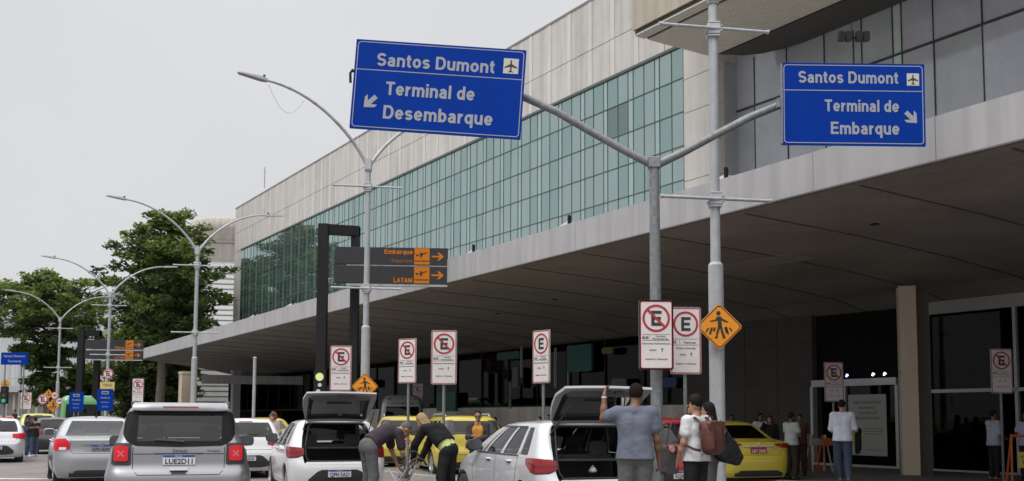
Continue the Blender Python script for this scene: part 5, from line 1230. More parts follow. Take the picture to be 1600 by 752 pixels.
for sd in (-1, 1):
    a, b = (.585, .82)
    S.patch('lamp_surround', [(sd*a, .855, 1.105), (sd*(a+.02), .845, 1.115), (sd*(b-.02), .845, 1.115), (sd*b, .855, 1.105)], trim, t, d=.018, n=8, m=4)
    lp = S.patch('tail_lamp', [(sd*(a+.035), .900, 1.065), (sd*(a+.05), .888, 1.077), (sd*(b-.055), .888, 1.077), (sd*(b-.04), .900, 1.065)], lampred_lit, t, d=.034, n=6, m=3)
    cx = (a+b)/2*sd
    mb = MB()
    for q in (1, -1): S.strip('x', [(cx-.035, .982-.035*q), (cx+.035, .982+.035*q)], .016, None, None, d=.037, mb=mb)
    mb.build('lamp_cross', mat('lamp_cross_pink', (.50, .14, .15), .4), lp)
    mirror_part(S, t, sd, 2.62, 1.07, trim)
    S.strip('window_frame', [(S.uy(y, 1.125, sd), 1.125) for y in np.linspace(.6, 2.9, 12)], .03, trim, t, d=.004)
    mb = MB(); mb.tube([(sd*.60, .42, 1.60), (sd*.60, .48, 1.655), (sd*.59, 1.2, 1.66), (sd*.58, 2.0, 1.655), (sd*.58, 2.1, 1.60)], .018, 8); mb.cbox((sd*.60, .45, 1.625), (.045, .10, .07)); mb.build('roof_rail', mat('rail_grey', (.12, .12, .125), .5), t, bevel=.006)
    S.patch('wheel_arch_trim', [(S.uy(y, .5, sd), .22, .30) for y in (1.2, 2.9)], trim, t, d=.01, n=8, m=1)
G = [[(u, .985-.004*(abs(u) > .3)) for u in np.linspace(-.56, .56, 12)], [(-.56, 1.07), (-.57, .98), (-.56, .78), (-.50, .715), (.50, .715), (.56, .78), (.57, .98), (.56, 1.07)]]
for sd in (-1, 1):
    for y in (.95, 1.9, 2.95): G.append([(S.uy(y, z, sd), z) for z in np.linspace(.3, 1.12, 10)])
gaps(S, t, G, .010)
S.patch('plate_recess', [(-.30, .975, .992), (.30, .975, .992)], trim, t, d=.004, n=6, m=1)
plate(t, S, 0, .905, 'LUE2D11', d=.02)
S.patch('bumper_insert', [(-.7, .25, .40), (-.55, .25, .56), (.55, .25, .56), (.7, .25, .40)], trim, t, d=.008, n=12)
S.patch('release_handle', [(-.11, .755, .80), (.11, .755, .80)], suvp, t, d=.03, n=5, m=2); S.patch('handle_shadow_cup', [(-.09, .728, .758), (.09, .728, .758)], trim, t, d=.006, n=3, m=1)
p_ = S.off(0, 1.02, .012); o = text('Jeep', .045, mat('badge_grey', (.16, .16, .17), .4, metal=.5), t, -.09+p_.x, 1.005, p_.y, 'LEFT', .19, bold=.03, name='badge')
p_ = S.off(.46, 1.02, .012); text('Renegade', .028, MATS['badge_grey'], t, .35, 1.01, p_.y, 'LEFT', .16, name='badge')
handles(S, t, (1.1, 2.05), .98, suvp)

# ---- silver sedan
sed = paint('sedan_silver_paint', (.38, .39, .41), .7)
sed_lv = [(.20, .80, .06, 4.35, .25, .3), (.30, .855, .01, 4.48, .3, .34), (.45, .885, 0, 4.55, .32, .38), (.62, .895, 0, 4.56, .32, .4), (.70, .895, .03, 4.55, .28, .4), (.78, .89, .05, 4.5, .24, .36), (.90, .88, .05, 4.3, .2, .3), (.97, .87, .05, 4.0, .19, .25), (1.00, .86, .07, 3.75, .18, .2),
          (1.03, .84, .30, 3.45, .16, .16), (1.05, .82, .60, 3.3, .15, .14), (1.12, .785, .74, 3.12, .15, .1), (1.25, .725, .95, 2.85, .15, .08), (1.36, .66, 1.12, 2.6, .14, .08), (1.41, .61, 1.24, 2.45, .14, .1), (1.445, .54, 1.42, 2.3, .14, .12), (1.455, .48, 1.5, 2.22, .14, .12)]
p = at(160, 655, 20.8)
def sedan(label, group, X, Y, phi, body, lampm, txt, H=1.455, win=cabglass, base=None, gz=0, antenna=False, style='block'):
    k = H/1.455; lv = [(z*k,)+tuple(r) for z, *r in sed_lv]
    t, S = car(label, group, X, Y, phi, lv, .02, (1.06*k, 1.37*k), 1.0*k, body, (.98, 3.65), rear_win=True, side_cells=(3, 23), pillars=(6, 13, 21), glass=win, gz=gz, sc_rear=win)
    for sd in (-1, 1):
        if style == 'block': S.patch('tail_lamp', [(sd*.60, .80*k, .90*k), (sd*.66, .765*k, 1.0*k), (sd*.90, .765*k, .99*k), (sd*1.02, .80*k, .965*k)], lampm, t, d=.015, n=10)
        else: S.patch('tail_lamp', [(sd*.42, .93*k, .955*k), (sd*.60, .87*k, .965*k), (sd*.90, .85*k, .955*k), (sd*1.12, .90*k, .95*k)], lampm, t, d=.015, n=12)
        if style == 'block': S.patch('reverse_lamp', [(sd*.665, .775*k, .835*k), (sd*.80, .775*k, .835*k)], lampclear, t, d=.019, n=3, m=1)
        S.strip('window_frame', [(S.uy(y, 1.05*k, sd), 1.05*k) for y in np.linspace(1.1, 3.0, 10)], .02, trim, t, d=.004)
        mirror_part(S, t, sd, 2.95, 1.08*k, body)
    G = [[(-.58, .99*k), (-.60, .80*k), (-.54, .70*k), (.54, .70*k), (.60, .80*k), (.58, .99*k)]]
    for sd in (-1, 1):
        for y in (1.35, 2.2, 3.2): G.append([(S.uy(y, z, sd), z) for z in np.linspace(.3, 1.04*k, 10)])
    gaps(S, t, G)
    S.patch('boot_moulding', [(-.36, .885*k, .905*k), (.36, .885*k, .905*k)], body if style == 'block' else chrome, t, d=.02, n=6, m=1)
    S.patch('plate_recess', [(-.33, .735*k, .88*k), (.33, .735*k, .88*k)], mat('recess_shadow_paint', (.3, .3, .31), .5) if style == 'block' else body, t, d=.003, n=4, m=2)
    S.patch('emblem', [(-.04, .93*k, .96*k), (.04, .93*k, .96*k)], chrome, t, d=.01, n=3, m=1)
    plate(t, S, 0, .81*k, txt, d=.02, material_top=base is None, base=base or mat('plate_grey', (.30, .30, .31), .5), ink=platem if base else None)
    S.patch('bumper_grille', [(-.6, .22*k, .30*k), (-.45, .22*k, .36*k), (.45, .22*k, .36*k), (.6, .22*k, .30*k)], trim, t, d=.006, n=8)
    handles(S, t, (1.62, 2.45), .93*k, body)
    if antenna: mb = MB(); mb.cbox((0, 1.55, 1.475*k), (.05, .09, .03)); mb.tube([(0, 1.56, 1.48*k), (0, 1.45, 1.53*k)], .008, 6); mb.build('antenna', trim, t, bevel=.005)
    return t, S
sedan('silver sedan with lit tail lamps left of the grey SUV', 'moving cars', p.x, 20.8, R(27), sed, lampred_lit, 'KPH 8204', antenna=True, win=clearglass)
yel = paint('taxi_yellow', (.52, .42, .045))
redplate = mat('red_plate', (.30, .03, .04), .5)
p = at(1186, 655, 22); sedan('yellow sedan taxi under the canopy at the right of the thick lamp post', 'yellow taxis', p.x, 22, R(18), yel, lampred, 'LRT 2F60', base=redplate, win=darkglass, style='slim', H=1.42)
p = at(425, 655, 34); sedan('yellow sedan taxi whose roof shows behind the curly haired woman', 'yellow taxis', p.x, 34, R(22), yel, lampred, 'KVC 4409', base=redplate, style='slim', H=1.45, win=clearglass)
mb = MB()
# ---- yellow station wagons (taxis)
dus_lv = [(.25, .82, .08, 3.95, .2, .3), (.36, .88, .02, 4.12, .22, .3), (.5, .90, 0, 4.2, .22, .32), (.66, .905, 0, 4.2, .2, .32), (.72, .90, .04, 4.2, .18, .32), (.86, .885, .08, 4.1, .17, .28), (.96, .87, .09, 3.85, .17, .2), (1.02, .85, .11, 3.4, .16, .15), (1.06, .83, .12, 3.15, .16, .12), (1.14, .79, .15, 2.98, .15, .1),
          (1.30, .72, .25, 2.68, .15, .08), (1.42, .66, .34, 2.45, .14, .08), (1.47, .62, .39, 2.35, .14, .1), (1.50, .57, .44, 2.25, .14, .12), (1.515, .50, .5, 2.15, .15, .12)]
def wagon(label, X, Y, phi, txt):
    t, S = car(label, 'yellow taxis', X, Y, phi, dus_lv, .02, (1.08, 1.40), 1.02, yel, (.78, 3.35), rear_win=True, rear_pillar=2, side_cells=(2, 23), pillars=(6, 13, 21), wheel_r=.34, glass=darkglass, sc_rear=glassmat('wagon_rear_glass', (.22, .23, .25), 1.0))
    bd = mat('wagon_window_border', (.03, .032, .035), .3)
    for sd in (-1, 1):
        S.patch('rear_window_border', [(sd*.44, 1.06, 1.415), (sd*.60, 1.09, 1.415), (sd*.68, 1.20, 1.36)], bd, t, d=.006, n=6, m=3)
        S.patch('tail_lamp', [(sd*.66, .83, 1.02), (sd*.70, .76, 1.05), (sd*.88, .76, 1.05), (sd*.92, .82, 1.02)], lampred, t, d=.02, n=6)
        S.patch('reverse_lamp', [(sd*.72, .87, .93), (sd*.82, .87, .93)], lampclear, t, d=.026, n=2, m=1)
        mb = MB(); mb.tube([(sd*.56, .62, 1.50), (sd*.56, .68, 1.56), (sd*.56, 1.9, 1.565), (sd*.56, 2.0, 1.51)], .022, 8); mb.build('roof_rail', alloy, t)
        mirror_part(S, t, sd, 2.62, 1.06, trim)
    G = [[(-.62, 1.05), (-.64, .85), (-.60, .60), (.60, .60), (.64, .85), (.62, 1.05)]]
    for sd in (-1, 1):
        for y in (.95, 1.9, 2.95): G.append([(S.uy(y, z, sd), z) for z in np.linspace(.3, 1.06, 10)])
    gaps(S, t, G)
    S.patch('bumper_insert', [(-.6, .27, .42), (.6, .27, .42)], trim, t, d=.008, n=8)
    plate(t, S, 0, .80, txt, base=redplate, material_top=False, ink=platem)
    handles(S, t, (1.1, 2.05), .96, trim)
p = at(633, 655, 27.5); wagon('yellow station wagon taxi in front of the grey van', p.x, 27.5, R(8), 'KXA 7710')
p = at(741, 655, 24); wagon('yellow station wagon taxi with roof rails beside the man in sunglasses', p.x, 24, R(17), 'LQM 5523')
# ---- grey van
van_lv = [(.3, .90, .06, 5.2, .15, .3), (.45, .96, 0, 5.5, .18, .35), (.8, .98, .0, 5.55, .18, .35), (1.1, .98, .02, 5.4, .18, .3), (1.25, .97, .04, 5.0, .18, .2), (1.40, .95, .06, 4.75, .18, .15), (1.9, .91, .10, 4.3, .18, .12), (2.15, .87, .13, 4.0, .18, .12), (2.35, .80, .2, 3.7, .22, .2), (2.46, .70, .32, 3.5, .25, .2), (2.50, .6, .45, 3.3, .25, .2)]
p = at(629, 655, 44)
t, S = car('grey high roof van behind the yellow station wagon', 'parked cars', p.x, 44, R(10), van_lv, .03, (1.45, 1.98), 1.3, paint('van_grey', (.33, .34, .35), .2), (1.1, 4.4), rear_win=True, side_cells=(3, 23), pillars=(8, 9, 15, 20), wheel_r=.34, glass=darkglass, sc_rear=darkglass, cat='van', name='parked_van', seats=False)
for sd in (-1, 1):
    S.patch('tail_lamp', [(sd*.80, .9, 1.4), (sd*.93, .9, 1.4)], lampred, t, d=.02, n=3); S.patch('roof_marker', [(sd*.5, 2.3, 2.34), (sd*.62, 2.3, 2.34)], lampred, t, d=.01, n=2, m=1)
S.patch('door_seam_strip', [(-.5, 2.10, 2.13), (.5, 2.10, 2.13)], trim, t, d=.006, n=3, m=1)
gaps(S, t, [[(0, .4), (0, 2.2)], [(-.82, .4), (-.8, 2.2)], [(.82, .4), (.8, 2.2)]], .012)
plate(t, S, .3, .8, 'LTP 3C88')
# ---- far left: green bus, dark car door, small far vehicles
p = at(130, 655, 58)
bus_lv = [(.3, 1.15, .05, 8.3, .2, .3), (.5, 1.2, 0, 8.4, .25, .35), (1.3, 1.22, 0, 8.4, .25, .35), (1.7, 1.2, .03, 8.38, .25, .3), (2.4, 1.16, .1, 8.2, .25, .3), (2.62, 1.08, .2, 8.1, .3, .3), (2.7, .95, .35, 7.9, .3, .3)]
t, S = car('pale green bus behind the left blue stop board', None, p.x, 58, R(26), bus_lv, .05, (1.25, 2.2), 1.0, paint('bus_green', (.10, .34, .12)), (1.9, 6.4), rear_win=True, side_cells=(1, 25), pillars=(5, 10, 15, 20), wheel_r=.45, glass=darkglass, sc_rear=darkglass, cat='bus', name='city_bus', seats=False)
S.patch('pale_band', [(S.uy(y, 2.4, -1), 2.30, 2.55) for y in (.6, 7.8)], mat('bus_pale_green', (.25, .5, .25), .5), t, d=.01, n=8, m=1); S.patch('pale_band', [(S.uy(y, 2.4, 1), 2.30, 2.55) for y in (.6, 7.8)], MATS['bus_pale_green'], t, d=.01, n=8, m=1)
p = at(62, 655, 46); hatchback('yellow green taxi with luggage behind the standing pair on the left', 'yellow taxis', p.x, 46, R(30), paint('lime_paint', (.42, .44, .07)), H=1.6, L=4.1)
p = at(90, 655, 39); t, S = hatchback('black hatchback beside the man in jeans, left of the silver sedan', 'parked cars', p.x, 39, R(28), paint('black_paint', (.02, .02, .022)), H=1.42)
p = at(22, 655, 70); hatchback('pale green car at the far left behind the silver hatchback', 'moving cars', p.x, 70, R(28), paint('pale_green_paint', (.25, .4, .12)), H=1.5)
p = at(4, 655, 62); hatchback('small red orange car at the left edge behind the silver hatchback', 'moving cars', p.x, 62, R(28), paint('orange_red_paint', (.5, .06, .02)), H=1.5)
# ------------------------------------------------------------------ people: one continuous skin surface each, clothes and hair as children
def smin(a, b, k):
    h = np.maximum(k-np.abs(a-b), 0)/k; return np.minimum(a, b)-h*h*k*.25
def sdf_surface(caps, ells, res, cuts=(), k=.03):
    lo = np.array([9., 9, 9]); hi = -lo
    for (a, b, r0, r1) in caps:
        for p, r in ((a, r0), (b, r1)): lo = np.minimum(lo, np.array(p)-r); hi = np.maximum(hi, np.array(p)+r)
    for (c, rad, *_) in ells: lo = np.minimum(lo, np.array(c)-max(rad)); hi = np.maximum(hi, np.array(c)+max(rad))
    lo -= 3*res; hi += 3*res; n = np.ceil((hi-lo)/res).astype(int)+1
    F = np.full(n, .2, np.float32); ax = [lo[i]+res*np.arange(n[i]) for i in range(3)]
    def block(p0, p1):
        i0 = np.maximum(((p0-lo)/res).astype(int), 0); i1 = np.minimum(((p1-lo)/res).astype(int)+2, n)
        sl = tuple(slice(i0[i], i1[i]) for i in range(3))
        G = np.meshgrid(*[ax[i][sl[i]] for i in range(3)], indexing='ij'); return sl, G
    for (a, b, r0, r1) in caps:
        a = np.array(a, float); b = np.array(b, float); r = max(r0, r1)+k+2*res
        sl, (X, Y, Z) = block(np.minimum(a, b)-r, np.maximum(a, b)+r)
        d = b-a; l2 = float(d@d) or 1e-9; t = np.clip(((X-a[0])*d[0]+(Y-a[1])*d[1]+(Z-a[2])*d[2])/l2, 0, 1)
        q = np.sqrt((X-a[0]-t*d[0])**2+(Y-a[1]-t*d[1])**2+(Z-a[2]-t*d[2])**2)-(r0+(r1-r0)*t)
        kk = min(k, min(r0, r1)*1.2); F[sl] = smin(F[sl], q.astype(np.float32), kk)
    for (c, rad, *rt) in ells:
        c = np.array(c, float); rad = np.array(rad, float); r = max(rad)+k+2*res
        sl, G = block(c-r, c+r); P = [G[i]-c[i] for i in range(3)]
        if rt:
            m = rt[0]; P = [P[0]*m[0][i]+P[1]*m[1][i]+P[2]*m[2][i] for i in range(3)]
        q = np.sqrt((P[0]/rad[0])**2+(P[1]/rad[1])**2+(P[2]/rad[2])**2); g = np.sqrt((P[0]/rad[0]**2)**2+(P[1]/rad[1]**2)**2+(P[2]/rad[2]**2)**2)+1e-6
        F[sl] = smin(F[sl], (q*(q-1)/g).astype(np.float32), min(k, .02))
    if len(cuts):
        X, Y, Z = np.meshgrid(*ax, indexing='ij')
        for (p, nn) in cuts: F = np.maximum(F, ((X-p[0])*nn[0]+(Y-p[1])*nn[1]+(Z-p[2])*nn[2]).astype(np.float32))
    # surface nets
    neg = F < 0; c8 = np.zeros(n-1, int)
    for dx in (0, 1):
        for dy in (0, 1):
            for dz in (0, 1): c8 += neg[dx:n[0]-1+dx, dy:n[1]-1+dy, dz:n[2]-1+dz]
    act = (c8 > 0) & (c8 < 8); idx = -np.ones(act.shape, int); cells = np.argwhere(act); idx[act] = np.arange(len(cells))
    acc = np.zeros((len(cells), 3)); cnt = np.zeros(len(cells)); C = cells.T
    for axs in range(3):
        o = [i for i in range(3) if i != axs]
        for u in (0, 1):
            for v in (0, 1):
                A = [C[0].copy(), C[1].copy(), C[2].copy()]; A[o[0]] += u; A[o[1]] += v; B = [q.copy() for q in A]; B[axs] += 1
                fa, fb = F[tuple(A)], F[tuple(B)]; s = (fa < 0) != (fb < 0); t = np.where(s, fa/np.where(s, fa-fb, 1), 0)
                pt = np.stack(A, 1).astype(float); pt[:, axs] += t; acc[s] += pt[s]; cnt[s] += 1
    V = lo+res*acc/cnt[:, None]; Q = []
    for axs in range(3):
        o = [(axs+1) % 3, (axs+2) % 3]
        sl0 = [slice(None)]*3; sl1 = [slice(None)]*3; sl0[axs] = slice(0, -1); sl1[axs] = slice(1, None)
        ch = neg[tuple(sl0)] != neg[tuple(sl1)]; E = np.argwhere(ch)
        E = E[(E[:, o[0]] > 0) & (E[:, o[1]] > 0) & (E[:, o[0]] < n[o[0]]-1) & (E[:, o[1]] < n[o[1]]-1)]
        if not len(E): continue
        ng = neg[tuple(sl0)][tuple(E.T)]; q = []
        for (a, b) in ((-1, -1), (0, -1), (0, 0), (-1, 0)): D = E.copy(); D[:, o[0]] += a; D[:, o[1]] += b; q.append(idx[tuple(D.T)])
        q = np.stack(q, 1); q[~ng] = q[~ng][:, ::-1]; Q.append(q)
    Q = np.concatenate(Q); Q = Q[(Q >= 0).all(1)]; return V, Q
def np_mesh(name, V, Q, material, parent):
    me = bpy.data.meshes.new(name); me.vertices.add(len(V)); me.vertices.foreach_set('co', V.astype(np.float32).ravel())
    me.loops.add(len(Q)*4); me.loops.foreach_set('vertex_index', Q.astype(np.int32).ravel()); me.polygons.add(len(Q))
    me.polygons.foreach_set('loop_start', np.arange(0, len(Q)*4, 4, dtype=np.int32)); me.polygons.foreach_set('loop_total', np.full(len(Q), 4, dtype=np.int32))
    me.polygons.foreach_set('use_smooth', np.ones(len(Q), bool)); me.materials.append(material); me.update(calc_edges=True)
    o = bpy.data.objects.new(name, me); col.objects.link(o); o.parent = parent; return o
def cloth(name, c, rough=.85, bump=.8): return mat('cloth_'+name, c, rough, var=.10, vscale=5, bump=bump, bscale=6, spec=.2, bdist=.045)
skin_tones = {'brown': mat('skin_brown', (.16, .075, .045), .5, var=.05), 'tan': mat('skin_tan', (.36, .19, .12), .5, var=.05), 'fair': mat('skin_fair', (.50, .30, .22), .5, var=.05), 'dark': mat('skin_dark', (.08, .04, .028), .5)}
hairm = mat('hair_black', (.009, .008, .007), .7, bump=.6, bscale=60, spec=.15); hairbrown = mat('hair_brown', (.09, .035, .018), .6, bump=.8, bscale=50); hairblond = mat('hair_blond', (.30, .19, .09), .6, bump=.6, bscale=50); hairshort = mat('hair_short', (.013, .010, .009), .9, spec=.1)
eyem = mat('eye_dark', (.01, .008, .008), .2)
STD = dict(hipL=(-.088, 0, .93), hipR=(.088, 0, .93), kneeL=(-.10, .02, .50), kneeR=(.10, .02, .50), ankL=(-.11, -.02, .09), ankR=(.11, -.02, .09), pelvis=(0, 0, .96), waist=(0, .0, 1.10), chest=(0, 0, 1.30), neck=(0, -.01, 1.47), head=(0, .015, 1.625),
           shL=(-.185, -.01, 1.42), shR=(.185, -.01, 1.42), elL=(-.235, -.03, 1.14), elR=(.235, -.03, 1.14), wrL=(-.245, .04, .90), wrR=(.245, .04, .90))
def person(label, X, Y, head_top, rz, pose={}, skin='tan', shirt=None, trousers=None, shoes=(.03, .03, .03), hair=hairshort, hair_style='short', head_yaw=0, head_pitch=0, sleeve=.55, long_sleeve=False, shirt_hem=.90, shorts=False, H=None, gz=0, res=.013, group=None, shirt_m=None, jacket=None, glasses=False, jacket_hem=-.10, female=False, hands=True, feet_dir=None, build=1.0, face=True, label_shirt=None):
    H = H or (head_top-gz); s = H/1.745
    J = {k: np.array(v, float) for k, v in STD.items()}
    if female:
        for k in ('shL', 'shR'): J[k][0] *= .9
        for k in ('elL', 'elR', 'wrL', 'wrR'): J[k][0] *= .92
    for k, v in pose.items(): J[k] = np.array(v, float)
    J = {k: v*s for k, v in J.items()}
    t = thing('person', label, 'person', (X, Y, gz), rz, group)
    C, E = [], []; b_ = s*build
    sh_c = (J['shL']+J['shR'])/2; lat = J['shR']-J['shL']; lat /= np.linalg.norm(lat); hl = J['hipR']-J['hipL']; hl /= np.linalg.norm(hl)
    cap = lambda a, b, r0, r1: C.append((a, b, r0*b_, r1*b_))
    for sd, S_ in ((-1, 'L'), (1, 'R')):
        hip, kn, an = J['hip'+S_], J['knee'+S_], J['ank'+S_]
        cap(hip, kn, .085, .055); cap(kn, an, .054, .036); cap(kn+(0, -.02*s, -.06*s), kn*.45+an*.55+(0, -.015*s, 0), .05, .045)
        fd = np.array((0, 1., 0)) if feet_dir is None else np.array(feet_dir, float)
        cap(an+(0, 0, -.03*s)-fd*.03*s, an+fd*.15*s+(0, 0, -.055*s), .036, .03)
        sh, el, wr = J['sh'+S_], J['el'+S_], J['wr'+S_]
        cap(sh, el, .048, .038); cap(el, el*.6+wr*.4, .037, .036); cap(el*.6+wr*.4, wr, .036, .024)
        cap(J['chest']+lat*sd*.075*s, sh-lat*sd*.02*s, .10, .052); cap(J['neck']-(J['neck']-sh_c)*.3, sh, .05, .046)
        cap(J['pelvis']+hl*sd*.06*s, J['waist']+lat*sd*.05*s, .105, .095); cap(J['waist']+lat*sd*.05*s, J['chest']+lat*sd*.07*s, .095, .105)
    cap(J['hipL'], J['hipR'], .09, .09)
    nk = J['neck']; hd = J['head']; cap(nk, nk+(hd-nk)*.65, .052, .05)
    cy, sy, cp, sp_ = math.cos(head_yaw), math.sin(head_yaw), math.cos(head_pitch), math.sin(head_pitch)
    hm = np.array([[cy, sy, 0], [-sy*cp, cy*cp, sp_], [sy*sp_, -cy*sp_, cp]])        # rows: head right, forward, up
    hx, hy, hz = hm
    hd = hd+hz*.0
    E.append((hd+hz*.025*s-hy*.01*s, np.array((.073, .092, .098))*s, hm)); E.append((hd+hy*.02*s-hz*.045*s, np.array((.055, .066, .068))*s, hm))
    cap(hd+hy*.088*s+hz*.005*s, hd+hy*.105*s-hz*.022*s, .010, .013); cap(hd+hy*.07*s-hz*.095*s, hd+hy*.074*s-hz*.09*s, .022, .022)
    for q in (-1, 1): E.append((hd+hx*q*.075*s-hy*.01*s-hz*.01*s, np.array((.012, .018, .03))*s, hm)); cap(hd+hx*q*.02*s+hy*.082*s-hz*.055*s, hd+hy*.088*s-hz*.055*s, .008, .009)
    if hands:
        for sd, S_ in ((-1, 'L'), (1, 'R')):
            el, wr = J['el'+S_], J['wr'+S_]; d = wr-el; d /= np.linalg.norm(d)
            if 'hand'+S_ in J: d = J['hand'+S_]-wr; d /= np.linalg.norm(d)
            side = np.array((0, 1., 0)); side = side-d*(side@d)
            if np.linalg.norm(side) < .3: side = np.array((1., 0, 0)); side = side-d*(side@d)
            side /= np.linalg.norm(side); nrm_ = np.cross(d, side); curl = -nrm_*sd if (nrm_[0]*sd > 0) else nrm_*sd
            curl = -lat*sd if abs(d@lat) < .6 else np.array((0, 0, -1.)); 
            for q in (-.024, -.008, .008, .024): cap(wr+d*.01*s+side*q*.6*s, wr+d*.085*s+side*q*s, .015, .012)
            for i, (q, ln) in enumerate(((-.03, .055), (-.010, .068), (.010, .072), (.030, .064))):
                p0 = wr+d*.085*s+side*q*s; p1 = p0+(d*.8+curl*.35)*ln*.5*s; p2 = p1+(d*.45+curl*.8)*ln*.45*s; cap(p0, p1, .0088, .008); cap(p1, p2, .008, .0068)
            p0 = wr+d*.025*s+side*.022*s; p1 = p0+(d*.55+side*.75)*.045*s; p2 = p1+(d*.85+side*.1+curl*.3)*.032*s; cap(p0, p1, .013, .010); cap(p1, p2, .010, .008)
    V, Q = sdf_surface(C, E, res, k=.028); body = np_mesh('body', V, Q, skin_tones[skin], t)
    # shirt
    up = (J['chest']-J['pelvis']); up /= np.linalg.norm(up)
    sm = shirt_m or cloth(shirt[0], shirt[1])
    def garment(name, m_, grow, frac, hem, long_, open_=False, tk=.03):
        G = []; 
        for sd, S_ in ((-1, 'L'), (1, 'R')):
            sh, el, wr = J['sh'+S_], J['el'+S_], J['wr'+S_]
            g = lambda a, b, r0, r1: G.append((a, b, (r0+grow)*b_, (r1+grow)*b_))
            if long_: g(sh, el, .052, .045); g(el, el+(wr-el)*.93, .043, .033)
            else: g(sh, sh+(el-sh)*frac, .055, .056)
            g(J['chest']+lat*sd*.075*s, sh-lat*sd*.02*s, .10, .056); g(J['neck']-(J['neck']-sh_c)*.55, sh, .045, .046)
            g(J['pelvis']+hl*sd*.065*s-up*.06*s, J['waist']+lat*sd*.055*s, .130 if not jacket else .118, .108); g(J['waist']+lat*sd*.055*s, J['chest']+lat*sd*.07*s, .103, .108)
        cut = [(J['pelvis']+up*(hem-.96)*s, -up)]
        V, Q = sdf_surface(G, [], res, cuts=[(c_[0], c_[1]) for c_ in cut], k=.03); return np_mesh(name, V, Q, m_, t)
    garment('shirt', sm, .004 if jacket else .016, sleeve, shirt_hem, long_sleeve)
    if jacket:      # open jacket: back and sleeves, front left open
        bk_ = np.cross(lat, up); G = [((J['chest']+bk_*.045*s), (J['pelvis']+bk_*.045*s-up*.04*s), .105*b_, .105*b_)]
        for sd, S_ in ((-1, 'L'), (1, 'R')):
            sh, el, wr = J['sh'+S_], J['el'+S_], J['wr'+S_]
            for (a, b, r0, r1) in ((sh, el, .078, .066), (el, el+(wr-el)*.9, .064, .05), (J['chest']+lat*sd*.10*s+bk_*.02*s, sh-lat*sd*.02*s, .125, .082), (J['neck']-(J['neck']-sh_c)*.4+bk_*.02*s, sh, .055, .07), (J['pelvis']+hl*sd*.10*s+bk_*.02*s-up*.06*s, J['chest']+lat*sd*.11*s+bk_*.02*s, .125, .118)): G.append((a, b, r0*b_, r1*b_))
        V, Q = sdf_surface(G, [], res, cuts=[(J['pelvis']+up*jacket_hem*s, -up)], k=.02)
        np_mesh('jacket', V, Q, jacket, t)
    # trousers
    G = []
    for sd, S_ in ((-1, 'L'), (1, 'R')):
        hip, kn, an = J['hip'+S_], J['knee'+S_], J['ank'+S_]
        endp = kn+(hip-kn)*.02 if shorts else an+(kn-an)*.06
        if shorts: G.append((hip, kn, .104*b_, .085*b_))
        else: G.append((hip, kn, .104*b_, .080*b_)); G.append((kn, endp, .082*b_, .062*b_))
        G.append((J['pelvis']+hl*sd*.058*s, J['pelvis']+hl*sd*.058*s+up*.06*s, .124*b_, .116*b_)); G.append((J['hipL'], J['hipR'], .104*b_, .104*b_))
    V, Q = sdf_surface(G, [], res, cuts=[(J['pelvis']+up*(shirt_hem-.96+.035)*s, up)], k=.03); np_mesh('trousers', V, Q, cloth(*trousers), t)
    # shoes
    G = []
    fd = np.array((0, 1., 0)) if feet_dir is None else np.array(feet_dir, float)
    for S_ in ('L', 'R'):
        an = J['ank'+S_]; G.append((an+(0, 0, -.03*s)-fd*.045*s, an+fd*.16*s+(0, 0, -.052*s), .048*s, .038*s)); 
    V, Q = sdf_surface(G, [], res, k=.02); np_mesh('shoes', V, Q, mat('shoe_%d' % int(shoes[0]*100), shoes, .6), t)
    # hair
    HE = []; HC = []
    HE.append((hd+hz*.036*s-hy*.016*s, np.array((.082, .098, .100))*s, hm))
    cuts = [(hd+hy*.045*s+hz*.02*s, hy*.75-hz*.66), ] if hair_style != 'none' else []
    if hair_style == 'short': cuts = [(hd-hz*.035*s, -hz), (hd+hy*.03*s+hz*.035*s, (hy*.8-hz*.6))]; HE[0] = (hd+hz*.032*s-hy*.013*s, np.array((.078, .096, .099))*s, hm)
    if hair_style == 'thick': HE[0] = (hd+hz*.05*s-hy*.012*s, np.array((.094, .108, .103))*s, hm); cuts = [(hd-hz*.05*s, -hz), (hd+hy*.04*s+hz*.035*s, (hy*.8-hz*.6))]
    if hair_style == 'long':
        HC += [(hd-hy*.05*s, hd-hy*.085*s-hz*.16*s, .07*s, .06*s), (hd-hy*.085*s-hz*.16*s, hd-hy*.10*s-hz*.30*s, .06*s, .03*s)]
        for q in (-1, 1): HC.append((hd+hx*q*.06*s-hy*.02*s+hz*.02*s, hd+hx*q*.07*s-hy*.04*s-hz*.15*s, .03*s, .03*s))
        cuts = [(hd+hy*.05*s+hz*.04*s, (hy*.85-hz*.5))]
    if hair_style == 'curly':
        rg = np.random.default_rng(4)
        for i in range(26):
            a = rg.uniform(0, 2*math.pi); e_ = rg.uniform(-.9, 1.5); d = hx*math.cos(a)*math.cos(e_)+hy*math.sin(a)*math.cos(e_)+hz*math.sin(e_)
            if d@hy > .45 and e_ < .8: continue
            HE.append((hd+d*.105*s+hz*.01*s, np.array((.04, .04, .04))*s))
        cuts = []
    V, Q = sdf_surface(HC, HE, res*.8, cuts=cuts, k=.02); np_mesh('hair', V, Q, hair, t)
